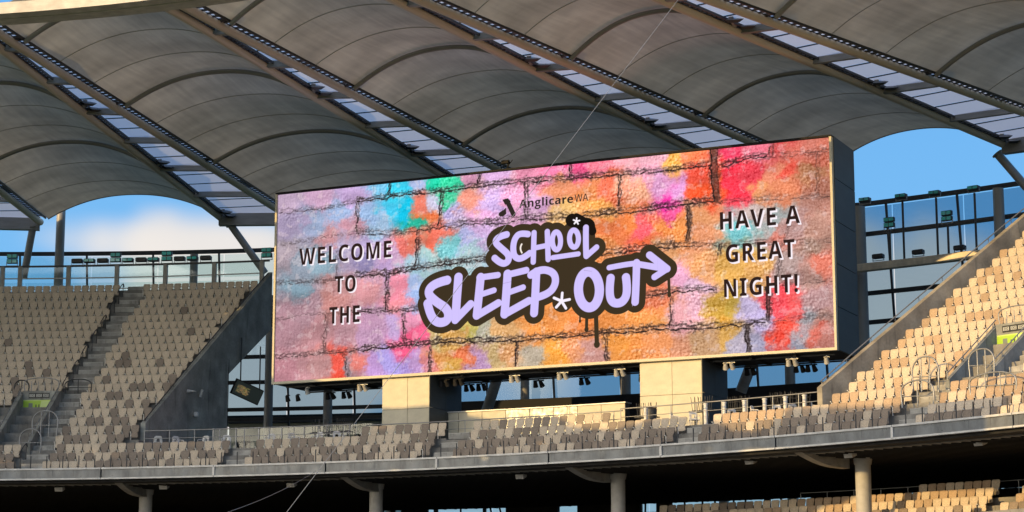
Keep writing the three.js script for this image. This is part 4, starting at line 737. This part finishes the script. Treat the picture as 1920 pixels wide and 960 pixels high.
// ================================================================ THINGS ON THE TERRACE
// white stacking chairs behind the railing
{
  const proto = thing('plastic_chair', 'white plastic chair on the terrace behind the railing', 'chair', 'white chairs on the terrace');
  mesh('seat', rbox(0, 0.44, 0, 0.46, 0.035, 0.44, 0.015), mat.white, proto);
  const fr = new THREE.Shape(); fr.moveTo(-0.22, 0); fr.lineTo(0.22, 0); fr.lineTo(0.20, 0.34); fr.quadraticCurveTo(0.18, 0.42, 0.08, 0.43); fr.lineTo(-0.08, 0.43); fr.quadraticCurveTo(-0.18, 0.42, -0.20, 0.34);
  const hole = new THREE.Path(); hole.moveTo(-0.10, 0.10); hole.lineTo(-0.08, 0.30); hole.lineTo(0.08, 0.30); hole.lineTo(0.10, 0.10); fr.holes.push(hole);
  mesh('backrest', new THREE.ExtrudeGeometry(fr, { depth: 0.03, bevelEnabled: true, bevelSize: 0.008, bevelThickness: 0.008, bevelSegments: 1 }).rotateX(-0.14).translate(0, 0.46, -0.22), mat.white, proto);
  for (const [x, zz] of [[-1, 1], [1, 1], [-1, -1], [1, -1]]) mesh('leg', rod(V(x * 0.24, 0, zz * 0.24), V(x * 0.20, 0.44, zz * 0.19), 0.022, 0.02, 6), mat.white, proto);
  for (const x of [-1, 1]) mesh('armrest', path([V(x * 0.23, 0.42, 0.18), V(x * 0.25, 0.64, 0.16), V(x * 0.25, 0.67, -0.05), V(x * 0.22, 0.7, -0.24)], 0.02, 6), mat.white, proto);
  const spots = [[297, 74.0, 0.4], [335, 74.0, -0.5], [382, 74.1, 0.7], [425, 74.0, 0.2], [507, 74.0, 0.5], [551, 74.1, -0.3], [595, 74.0, 0.9], [633, 74.0, 0.1], [1268, 74.2, -0.6], [1302, 74.3, 0.5], [1376, 74.4, 0.4], [1420, 74.2, -0.4], [1455, 74.3, 1.0], [1492, 74.4, 0.3], [1533, 74.6, -0.6]];
  spots.forEach(([x, r, t], k) => { const o = k ? copyOf(proto) : proto, q = hit(x, 800, r); o.position.copy(P(q.phi, r, FLOOR)); o.rotation.y = -q.phi * RAD + Math.PI + t; if (x > 1000) o.userData.label = 'white plastic chair in the sun behind the railing'; else o.userData.label = 'white plastic chair in the shade behind the railing'; });
}
// white pedestals in the sun
[1211, 1323, 1358, 1396, 1434, 1473, 1509].forEach((x) => {
  const r = 73.9, q = hit(x, 770, r), o = thing('round_pedestal', 'slim white pedestal standing in the sun along the terrace rail', 'pedestal', 'white pedestals on the terrace', P(q.phi, r, FLOOR));
  mesh('shaft', cyl(0, 0.55, 0, 0.10, 0.10, 1.1, 14), mat.white, o); mesh('top', cyl(0, 1.13, 0, 0.13, 0.12, 0.06, 14), mat.white, o);
});
// bar tables with stools turned up on top
{
  const note = { 604: 'high table with upturned stools near the shaded pier', 640: 'high table with upturned stools below the hanging lamps', 1213: 'high table with upturned stools at the foot of the sunlit pier', 1316: 'high table with upturned stools in front of the sunlit pier', 1385: 'high table with upturned stools beside the raking strut', 1465: 'high table with upturned stools before the black wall', 1500: 'high table with upturned stools near the sunlit end wall' };
  [[604, 75.6], [640, 75.4], [1213, 76.2], [1316, 75.4], [1385, 76.4], [1465, 76.2], [1500, 76.8]].forEach(([x, r]) => {
    const q = hit(x, 775, r), pos = P(q.phi, r, FLOOR), o = thing('bar_table', note[x].replace(' with upturned stools', ' carrying stools'), 'table', 'high tables on the terrace', pos, -q.phi * RAD);
    mesh('table_top', rbox(0, 0.98, 0, 1.2, 0.045, 0.6, 0.015), mat.dark, o); for (const s of [-1, 1]) { mesh('leg', cyl(s * 0.4, 0.48, 0, 0.035, 0.035, 0.96, 8), mat.dark, o); mesh('foot', cyl(s * 0.4, 0.015, 0, 0.22, 0.2, 0.03, 14), mat.dark, o); }
    for (let k = 0; k < 3; k++) {
      const st = thing('upturned_stool', 'dark stool turned upside down on a ' + note[x].replace(' with upturned stools', ''), 'stool', 'stools on the high tables', pos.clone().add(V((k - 1) * 0.4 * Math.cos(q.phi * RAD), 1.003, (k - 1) * 0.4 * Math.sin(q.phi * RAD))), -q.phi * RAD + (rnd() - 0.5));
      mesh('seat', cyl(0, 0.02, 0, 0.17, 0.16, 0.04, 14), mat.dark, st);
      for (let l = 0; l < 4; l++) { const a = l * Math.PI / 2 + 0.78; mesh('leg', rod(V(Math.cos(a) * 0.12, 0.04, Math.sin(a) * 0.12), V(Math.cos(a) * 0.2, 0.72, Math.sin(a) * 0.2), 0.014, 0.014, 5), mat.dark, st); }
      mesh('foot_ring', new THREE.TorusGeometry(0.17, 0.01, 5, 18).rotateX(Math.PI / 2).translate(0, 0.45, 0), mat.dark, st);
    }
  });
}
// long pale counter between the piers, glass screens on the shaded side
{
  const g = thing('bar_counter', 'pale panelled bar front catching the sun between the two piers', 'counter');
  const r = 80.2, e0 = hit(815, 778, r), e1 = hit(1172, 753, r), top = (e0.h + e1.h) / 2;
  for (let k = 0; k < 8; k++) { const a = mix(e0.phi, e1.phi, k / 8), b = mix(e0.phi, e1.phi, (k + 1) / 8); mesh('front_panel', polarBox(a + 0.012, b - 0.012, r, r + 0.06, FLOOR, top, 1), k === 3 || k === 4 || k === 5 ? mat.fascia : mat.cream, g); }  // darker middle panels stand in for reflections on a glass front
  mesh('counter_top', polarBox(e0.phi - 0.05, e1.phi + 0.05, r - 0.1, r + 0.6, top, top + 0.06), mat.trim, g); mesh('counter_back', polarBox(e0.phi, e1.phi, r + 0.1, r + 0.5, FLOOR, top - 0.01), mat.dark, g);
  const q = thing('glass_screen', 'row of pale glass wind screens on the terrace beside the dark end wall', 'glass screen');
  for (let k = 0; k < 7; k++) { const a = 14.1 + k * 1.02; mesh('pane', polarBox(a + 0.02, a + 1.0, 76.4, 76.42, FLOOR + 0.06, FLOOR + 1.5, 1), mat.glassClear, q); mesh('post', polarBox(a - 0.02, a + 0.02, 76.36, 76.46, FLOOR, FLOOR + 1.52, 1), mat.galv, q); }
  mesh('base_rail', polarBox(14.1, 21.2, 76.38, 76.44, FLOOR, FLOOR + 0.06), mat.galv, q);
  const b = thing('low_building', 'low beige building with a dark flat roof beyond the terrace', 'building');
  const b0 = hit(430, 790, 112), b1 = hit(715, 790, 112);
  mesh('wall', polarBox(b0.phi, b1.phi, 112, 120, -EYE, b0.h - 0.2), mat.cream, b); mesh('roof', polarBox(b0.phi - 0.3, b1.phi + 0.2, 111.4, 121, b0.h - 0.2, b0.h + 0.35), mat.dark, b);
  for (let k = 0; k < 5; k++) { const a = mix(b0.phi, b1.phi, (k + 0.25) / 5), c = mix(b0.phi, b1.phi, (k + 0.7) / 5); mesh('window', polarBox(a, c, 111.9, 111.96, b0.h - 2.4, b0.h - 1.1, 1), mat.black, b); }
}
// speakers or bins on the terrace
for (const [x, r, label] of [[1220, 75, 'dark round bin at the foot of the sunlit pier'], [1135, 81.5, 'dark round bin behind the pale bar front']]) { const q = hit(x, 770, r), o = thing('waste_bin', label, 'bin', null, P(q.phi, r, FLOOR)); mesh('drum', cyl(0, 0.62, 0, 0.26, 0.32, 1.24, 18), mat.dark, o); mesh('lid', cyl(0, 1.27, 0, 0.34, 0.26, 0.08, 18), mat.dark, o); }

// ================================================================ LAMPS
function floodlight(pos, yaw, kind, label, group) {
  const g = thing('floodlight', label, 'floodlight', group, pos, yaw);
  mesh('bracket', [box(-0.36, 0.12, 0, 0.03, 0.26, 0.06), box(0.36, 0.12, 0, 0.03, 0.26, 0.06), box(0, 0.015, 0, 0.75, 0.03, 0.1)], mat.galv, g);
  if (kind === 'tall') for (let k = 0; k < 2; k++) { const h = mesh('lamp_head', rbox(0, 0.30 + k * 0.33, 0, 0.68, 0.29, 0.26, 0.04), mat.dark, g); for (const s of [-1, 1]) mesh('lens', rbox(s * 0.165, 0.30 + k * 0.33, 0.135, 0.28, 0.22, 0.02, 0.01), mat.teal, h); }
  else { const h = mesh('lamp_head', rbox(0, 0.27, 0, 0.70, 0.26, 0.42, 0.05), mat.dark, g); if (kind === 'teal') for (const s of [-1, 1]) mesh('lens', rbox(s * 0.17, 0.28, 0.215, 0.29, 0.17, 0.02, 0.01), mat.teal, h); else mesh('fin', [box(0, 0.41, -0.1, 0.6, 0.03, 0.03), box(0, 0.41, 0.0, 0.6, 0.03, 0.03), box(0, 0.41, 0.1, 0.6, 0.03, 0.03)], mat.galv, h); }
}
[[23, 'tall'], [145, 'dark'], [168, 'teal'], [193, 'dark'], [217, 'tall'], [240, 'teal'], [265, 'dark'], [288, 'teal'], [313, 'tall'], [337, 'dark'], [361, 'teal'], [386, 'dark'], [500, 'tall']].forEach(([x, kind]) => {
  const r = 89.6, q = hit(x, 490, r); floodlight(P(q.phi, r, 24.29), -q.phi * RAD, kind, { tall: 'tall double floodlight with teal reflection coloured into its lenses on the glass balustrade', teal: 'single floodlight with teal reflection coloured into its lenses on the glass balustrade', dark: 'finned dark floodlight turned up on the glass balustrade' }[kind], 'floodlights along the balustrade');
});
[[1622, 383, 'teal'], [1690, 376, 'teal'], [1753, 370, 'teal'], [1826, 361, 'teal'], [1668, 431, 'tall'], [1776, 419, 'tall'], [1647, 489, 'dark'], [1722, 481, 'dark'], [1800, 473, 'dark']].forEach(([x, y, kind]) => {
  const r = 101, q = hit(x, y, r); floodlight(P(q.phi, r, q.h), -q.phi * RAD, kind, { teal: 'floodlight with teal reflection coloured into its lenses on a tall pole above the gantry', tall: 'double floodlight with teal reflection coloured into its lenses on a short pole above the gantry', dark: 'finned dark floodlight lying on the gantry' }[kind], 'floodlights of the gantry');
});
// spotlights slung below the screen
function spots(x, y, n, back, pale, label) {
  const nOut = back ? -SD + 0.34 : -0.9, d = rayDir(x, y), o0 = V(0, EYE, 0), pl = S(0, 0, nOut), t = pl.clone().sub(o0).dot(SN) / d.dot(SN), p = o0.clone().addScaledVector(d, t), top = SBL.y - 0.14;
  const g = thing('spotlight_cluster', label, 'spotlight', 'spotlights under the screen', V(p.x, top, p.z), SYAW), m = pale ? mat.trim : mat.black, drop = Math.max(0.25, top - p.y);
  mesh('hanger', [box(0, -drop / 2 + 0.08, 0, 0.05, drop - 0.16, 0.05), box(0, -drop + 0.2, 0, n > 1 ? 0.62 : 0.2, 0.05, 0.06)], m, g);
  for (let k = 0; k < n; k++) { const u = (k - (n - 1) / 2) * 0.36; const l = mesh('lamp', new THREE.CylinderGeometry(0.10, 0.15, 0.34, 14).rotateX(0.5 + (k % 2) * 0.25).rotateZ((k - (n - 1) / 2) * 0.25).translate(u, -drop, 0.04), m, g); mesh('yoke', box(u, -drop + 0.17, 0, 0.3, 0.03, 0.05), m, l); }
}
[[540, 733, 1, 1, 0], [559, 742, 1, 1, 0], [577, 722, 1, 0, 1], [620, 738, 2, 1, 0], [650, 738, 2, 1, 0], [680, 718, 2, 0, 1], [748, 710, 3, 0, 0], [833, 714, 2, 0, 0], [860, 711, 2, 0, 0], [880, 722, 2, 1, 0], [903, 719, 2, 1, 0], [965, 703, 2, 0, 1], [1010, 709, 2, 1, 0], [1055, 697, 2, 0, 1], [1096, 706, 2, 1, 0], [1162, 691, 2, 0, 1], [1208, 702, 2, 1, 0], [1205, 688, 1, 0, 1], [1282, 676, 3, 0, 0], [1367, 680, 2, 0, 1], [1407, 690, 2, 1, 0], [1485, 673, 2, 0, 1], [1499, 684, 2, 1, 0], [1521, 680, 2, 1, 0], [1550, 669, 1, 0, 1]].forEach(([x, y, n, b, p]) => spots(x, y, n, b, p, `${p ? 'pale' : 'black'} ${['', 'single spotlight', 'pair of spotlights', 'trio of spotlights'][n]} slung below the ${b ? 'back' : 'front'} edge of the screen`));
// small lamps on the dark end wall
[[355, 735, 'wedge'], [376, 737, 'tube'], [367, 777, 'globe']].forEach(([x, y, k]) => {
  const r = { wedge: 79.2, tube: 80.5, globe: 79.9 }[k], q = hit(x, y, r), o = thing('wall_lamp', { wedge: 'wedge shaped grey lamp on the dark end wall', tube: 'small tilted tube lamp on the dark end wall', globe: 'pale square globe lamp low on the dark end wall' }[k], 'lamp', null, P(wallL(r) + deg(0.12, r), r, q.h), -wallL(r) * RAD);
  mesh('wall_plate', box(-0.08, 0, 0, 0.05, 0.2, 0.2), mat.steelGrey, o);
  if (k === 'wedge') mesh('housing', new THREE.ConeGeometry(0.22, 0.75, 4).rotateZ(-Math.PI / 2).rotateX(0.4).translate(0.1, 0, 0.2), mat.trim, o); else if (k === 'tube') mesh('housing', cyl(0.05, 0, 0, 0.09, 0.09, 0.45, 12).rotateZ(-0.3), mat.trim, o); else mesh('globe', rbox(0.06, 0, 0, 0.24, 0.3, 0.28, 0.08, 3), mat.white, o);
});
// pale boxes under the deck
[[112, 916], [308, 912], [547, 908], [977, 892], [1408, 864], [1594, 852], [1838, 829]].forEach(([x, y], k) => {
  const r = 72.2, q = hit(x, y, r), o = thing('soffit_speaker', 'small pale speaker box hung under the deck edge', 'speaker', 'speaker boxes under the deck', P(q.phi, r, q.h), -q.phi * RAD);
  mesh('housing', rbox(0, 0, 0, 0.46, 0.24, 0.4, 0.03).rotateX(0.35), mat.trim, o); mesh('bracket', box(0, 0.24, -0.05, 0.1, 0.3, 0.06), mat.dark, o);
});
// hanging monitor under the end of the shaded stand
{
  const q = hit(464, 735, 86), c = P(q.phi, 86, q.h), o = thing('hanging_monitor', 'tilted monitor hanging under the end of the shaded stand', 'monitor', null, c, 0.55); o.rotation.order = 'YXZ'; o.rotation.z = -0.33; o.rotation.x = 0.25;
  mesh('housing', rbox(0, 0, -0.08, 2.0, 0.98, 0.16, 0.03), mat.black, o);
  const cv = document.createElement('canvas'); cv.width = 256; cv.height = 128; const x = cv.getContext('2d'); x.fillStyle = '#2c3432'; x.fillRect(0, 0, 256, 128); for (let k = 0; k < 260; k++) { x.fillStyle = `rgba(${150 + rnd() * 60},${130 + rnd() * 50},${80 + rnd() * 40},${0.2 + rnd() * 0.5})`; x.fillRect(20 + rnd() * 110, 30 + rnd() * 70, 4 + rnd() * 18, 2 + rnd() * 6); }
  const t = new THREE.CanvasTexture(cv); t.colorSpace = THREE.SRGBColorSpace;
  mesh('picture', box(0, 0, 0.008, 1.86, 0.86, 0.012), new THREE.MeshStandardMaterial({ color: 0x0a0a0a, roughness: 0.3, emissive: 0xffffff, emissiveMap: t, emissiveIntensity: 0.35 }), o);
  const inv = new THREE.Matrix4(); o.updateMatrixWorld(); inv.copy(o.matrixWorld).invert();
  for (const s of [-0.7, 0.7]) { const a = V(s, 0.48, -0.1), w = a.clone().applyMatrix4(o.matrixWorld); const b = w.clone(); b.y += 2.6; mesh('hanger', rod(a, b.applyMatrix4(inv), 0.04, 0.04, 6), mat.dark, o); }
}
// small camera on top of the screen
{ const p = S(14.6, SH, -0.6), o = thing('roof_camera', 'small camera on a stalk on top of the screen', 'camera', null, p, SYAW); mesh('stalk', rod(V(0, 0, 0), V(0, 0.45, 0), 0.03), mat.black, o); mesh('body', rbox(-0.12, 0.52, 0.05, 0.46, 0.2, 0.22, 0.04), mat.black, o); mesh('arm', rod(V(0, 0.3, 0), V(0.28, 0.62, 0), 0.025), mat.black, o); }
// cables strung across the bowl
{
  const ray = (x, y, dist) => V(0, EYE, 0).addScaledVector(rayDir(x, y).normalize(), dist);
  const a = ray(1424, -200, 78), b = ray(431, 1100, 60), n = 40, pts = []; for (let k = 0; k <= n; k++) pts.push(a.clone().lerp(b, k / n));
  single('strung_cable', path(pts, 0.009, 6, 80), mat.cable, 'thin pale cable strung from the canopy down past the screen', 'cable');
  const q = hit(592, 884, 69.7), c = P(q.phi, 69.7, q.h), e = ray(300, 1000, 56), p2 = []; for (let k = 0; k <= n; k++) { const v = c.clone().lerp(e, k / n); v.y -= Math.sin(k / n * Math.PI) * 0.25; p2.push(v); }
  single('strung_cable', path(p2, 0.009, 6, 80), mat.cable, 'grey cable running from the deck fascia down into the dark', 'cable');
}
// rail and pale silhouettes in the lower concourse
{
  const g = thing('terrace_railing', 'thin railing at the back of the lower seats', 'railing', 'terrace railings'), r = 80.0, h = lowH(4) + 0.9;
  mesh('top_rail', arcRod(38.5, 50, r, h, 0.025), mat.galv, g); for (let p = 38.5; p < 50; p += 1.1) mesh('post', rod(P(p, r, lowH(4)), P(p, r, h), 0.025, 0.025, 6), mat.galv, g);
}
renderer.render(scene, camera);
